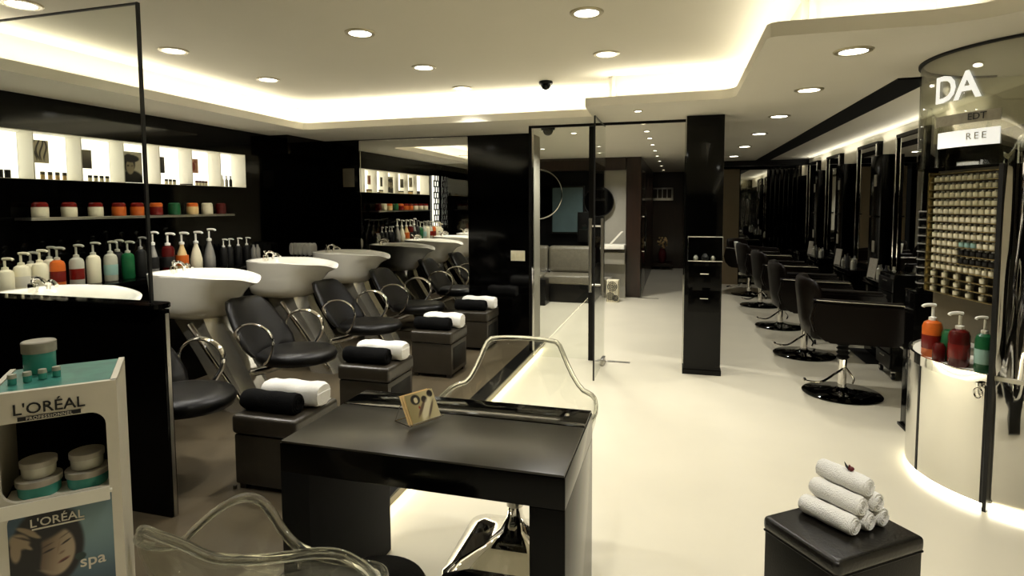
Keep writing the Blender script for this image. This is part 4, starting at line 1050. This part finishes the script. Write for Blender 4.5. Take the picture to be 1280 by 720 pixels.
# near chair: explicit rim following its swept back and arm
cx,cy=-1.08,1.33
rp=[(-1.408,1.20,.700),(-1.393,1.195,.722),(-1.33,1.19,.718),(-1.25,1.19,.706),(-1.147,1.185,.690),(-1.015,1.185,.708),(-.90,1.19,.735),(-.84,1.20,.745),(-.79,1.22,.735),(-.745,1.25,.69),(-.74,1.32,.60),(-.80,1.42,.575),
 (-.95,1.41,.585),(-1.034,1.385,.618),(-1.092,1.38,.669),(-1.125,1.38,.715),(-1.174,1.385,.743),(-1.236,1.385,.738),(-1.313,1.38,.695),(-1.39,1.375,.63),(-1.45,1.36,.575),(-1.475,1.30,.60),(-1.45,1.23,.66)]
rim=catmull([(x-cx,y-cy,z) for x,y,z in rp],5,True)
shell_chair('clear acrylic chair in the near foreground beside the white display stand',(cx,cy,0),0,rim,seatr=(.20,.10),zs=.44,rr=.011)

# ================================================================ WHITE PRODUCT STAND
FR=Vector((-1.388,1.138,0)); ud=Vector((.70,.714,0)).normalized(); WS=.262
FL=FR-ud*WS
SD=.26; ZTOP=1.15
rz=math.atan2(ud.y,ud.x)
t=thing('product_stand','white floor-standing product display with a teal top and a portrait poster','display stand',(FL.x,FL.y,.05),rz)
zt=ZTOP-.05
Mx=Matrix.Rotation(PI/2,4,'X')   # local XY -> XZ, extrude towards -y
op=rrect(.022,WS-.026,.885-.05,1.083-.05,.035,corners=(0,1,0,1))
po=rrect(.030,WS-.022,.35,.868-.05,.04,corners=(0,0,1,0))
b=new(); prism(b,[(0,0),(WS,0),(WS,zt),(0,zt)],-.006,.006,M=Mx,holes=[op]); obj('front_panel',b,'card_white',t)
for x in(0,WS-.006):
    b=new(); box(b,x,x+.006,.006,SD,0,zt); obj('side_panel',b,'card_white',t)
b=new(); box(b,.006,WS-.006,SD-.006,SD,0,zt); obj('back_panel',b,'black_matt',t)
b=new(); box(b,.006,WS-.006,.02,SD-.006,.3,.81); obj('inner_block',b,'black_matt',t)
b=new(); box(b,.0,WS,.0,SD,zt-.004,zt+.002); box(b,0,.012,0,SD,zt,zt+.008); box(b,WS-.014,WS,0,SD,zt,zt+.008); box(b,0,WS,-.006,.01,zt,zt+.008); obj('top_tray',b,'card_white',t)
b=new(); box(b,.014,WS-.016,.014,SD-.004,zt+.001,zt+.006); obj('teal_insert',b,'teal',t)
b=new(); box(b,.02,WS-.02,-.02,.10,.822,.828); box(b,.02,WS-.024,-.024,-.018,.805,.838); obj('shelf_lip',b,'white_paint',t)
b=text_bm("L'ORÉAL",.038,.0006,.0003,1.0); bmesh.ops.transform(b,matrix=Matrix.Translation((.124,-.0075,zt-.048))@Mx,verts=b.verts); obj('brand_lettering',b,'ink',t)
b=new(); box(b,.062,.186,-.0082,-.0068,zt-.064,zt-.054); lb=obj('lettering_bar',b,'ink',t)
b=text_bm("PROFESSIONNEL",.011,.0004,0,1.15); bmesh.ops.transform(b,matrix=Matrix.Translation((.124,-.0092,zt-.0628))@Mx,verts=b.verts); obj('bar_lettering',b,'card_white',lb)
def f_poster(u,v):
    c=mixc((56,80,96),(116,142,146),ell(u,v,.85,.72,.5,.35,.9)); c=mixc(c,(40,62,76),sm(.45,.0,v)*.6)
    c=mixc(c,(16,13,12),ell(u,v,.36,.62,.34,.36,.08)); c=mixc(c,(14,12,11),ell(u,v,.15,.4,.32,.35,.15)); c=mixc(c,(14,12,11),ell(u,v,.3,.1,.5,.18,.2))
    # face, tilted
    f=ell(u,v,.43,.56,.185,.215,.10,-14); sh=sm(.25,.55,u-.25*(v-.56))
    skin=mixc((96,78,60),(168,150,124),sh); c=mixc(c,skin,f)
    def dk(cx,cy,rx,ry,a,s,col=(24,16,12)):
        nonlocal c
        c=mixc(c,col,ell(u,v,cx,cy,rx,ry,.5,a)*s)
    dk(.36,.585,.055,.008,14,.9); dk(.53,.635,.05,.008,24,.9); dk(.35,.635,.06,.006,16,.45); dk(.52,.695,.055,.006,24,.4)
    dk(.485,.545,.03,.010,20,.5,(90,64,48)); dk(.455,.60,.012,.06,-14,.25,(110,84,62)); dk(.50,.475,.055,.012,18,.8,(84,30,26)); dk(.50,.468,.04,.004,18,.7)
    c=mixc(c,(14,12,11),ell(u,v,.36,.80,.27,.10,.25,16)); c=mixc(c,(14,12,11),ell(u,v,.22,.56,.07,.22,.3,-8))
    # hand in the hair
    for (hx,hy,rx,ry,a) in((.10,.72,.10,.07,-20),(.17,.80,.10,.022,-25),(.22,.76,.09,.02,-30),(.06,.64,.05,.10,0),(.14,.68,.09,.02,-35)):
        c=mixc(c,(146,128,102),ell(u,v,hx,hy,rx,ry,.25,a))
    dk(.13,.74,.08,.006,-25,.7); dk(.18,.72,.07,.006,-32,.7)
    c=mixc(c,(150,140,118),ell(u,v,.34,.40,.10,.012,.5,-20)*.5)
    c=mixc(c,(30,52,48),ell(u,v,.66,.47,.055,.035,.12))
    return c
PW,PH=WS-.052,.285
poz=.868-.05-PH
Mp=Matrix.Translation((.030,-.0068,poz))@Mx
pst=art('poster',PW,PH,90,150,f_poster,t,Mp)
# white rounded corner of the poster cut-out
b=new(); k_=[( .0,0)]+[(.035-.035*math.cos(R(a)),.0-(.035-.035*math.sin(R(a)))) for a in range(0,91,15)]
prism(b,[(0,0)]+[(.035*(1-math.cos(R(a))),-.035*(1-math.sin(R(a)))) for a in range(0,91,15)],0,.001,M=Matrix.Translation((.030,-.0078,poz+PH))@Mx); obj('corner_piece',b,'card_white',t)
b=text_bm("L'ORÉAL",.029,.0005,.0002,1.0); bmesh.ops.transform(b,matrix=Matrix.Translation((.03+.46*PW,-.0082,poz+PH-.050))@Mx,verts=b.verts); obj('poster_lettering',b,'card_white',pst)
b=new(); box(b,.03+.22*PW,.03+.72*PW,-.0085,-.0078,poz+PH-.058,poz+PH-.054); obj('poster_bar',b,'card_white',pst)
b=text_bm("spa",.042,.0005,.0004,1.0); bmesh.ops.transform(b,matrix=Matrix.Translation((.03+.78*PW,-.0082,poz+.105))@Mx,verts=b.verts); obj('spa_lettering',b,'card_white',pst)
Ms=Matrix.Translation((FL.x,FL.y,.05))@Matrix.Rotation(rz,4,'Z')
def sp(x,y,z): return tuple(Ms@Vector((x,y,z)))
def tub(loc,label,body,lid,r=.038,h=.075,g='tubs on the white product stand'):
    t=thing('cream_tub',label,'tub',loc,0,g)
    b=new(); lathe(b,[(0,0),(r*.9,0),(r*.95,.004),(r*.98,h*.66),(0,h*.66)],seg=32); obj('body',b,body,t)
    b=new(); lathe(b,[(0,h*.65),(r*1.04,h*.65),(r*1.05,h*.97),(r*.98,h),(r*.9,h*.985),(0,h*.985)],seg=32); obj('lid',b,lid,t)
tub(sp(.075,.20,zt+.0065),'teal tub with a grey lid standing on top of the stand','teal_pot','grey_lid',.037,.085)
for k,(x) in enumerate((.038,.066,.095,.122)):
    tt=thing('glass_vial',['leftmost','second','third','rightmost'][k]+' of four small clear vials on the teal stand top','vial',sp(x,.085+.012*k,zt+.0065),0,'small vials on the stand top')
    b=new(); lathe(b,[(0,0),(.009,0),(.009,.016),(0,.016)],seg=14); obj('body',b,'teal_pot',tt)
    b=new(); lathe(b,[(0,.016),(.010,.016),(.009,.026),(0,.027)],seg=14); obj('cap',b,'clear_pot',tt)
for x,w in((.085,'left'),(.185,'right')):
    tub(sp(x,.055,.8285),w+' teal tub in the opening of the stand, lower of its stack','teal_pot','grey_lid',.046,.045)
    tub(sp(x,.058,.8285+.046),w+' grey-lidded upper tub stacked in the opening of the stand','clear_pot','grey_lid',.037,.042)

# ================================================================ CAMERA
R3=((0.96171,0.0136,-0.2737),(0,0,0),(0,0,0))
def nrm(v): return v.normalized()
f_=728.0; px_,py_=640.0,307.0
down=Vector((690-px_,10900-py_,f_)).normalized(); fw=Vector((848-px_,258-py_,f_)).normalized()
fw=(fw-down*fw.dot(down)).normalized(); rt=down.cross(fw)
Rw=Matrix((rt,fw,-down))         # camera axes -> world
right=Rw@Vector((1,0,0)); dn=Rw@Vector((0,1,0)); fo=Rw@Vector((0,0,1))
cam=D.cameras.new('camera'); co=D.objects.new('camera',cam); COL.objects.link(co)
Mc=Matrix(((right.x,-dn.x,-fo.x,0),(right.y,-dn.y,-fo.y,0),(right.z,-dn.z,-fo.z,1.6),(0,0,0,1)))
co.matrix_world=Mc
cam.sensor_width=36; cam.lens=36*f_/1280; cam.shift_y=(py_-360)/1280; cam.clip_start=.05; cam.clip_end=60
sc=bpy.context.scene; sc.camera=co
w=D.worlds.new('world'); sc.world=w; w.use_nodes=True
w.node_tree.nodes['Background'].inputs[0].default_value=(.9,.9,.8,1); w.node_tree.nodes['Background'].inputs[1].default_value=.02
sc.view_settings.view_transform='Standard'; sc.view_settings.look='None'; sc.view_settings.gamma=1; sc.view_settings.use_curve_mapping=False
sc.view_settings.exposure=0.45
cy_=sc.cycles
cy_.use_denoising=True
cy_.max_bounces=12; cy_.transparent_max_bounces=24; cy_.transmission_bounces=10; cy_.glossy_bounces=6; cy_.diffuse_bounces=4
cy_.sample_clamp_indirect=4; cy_.caustics_refractive=False; cy_.caustics_reflective=False
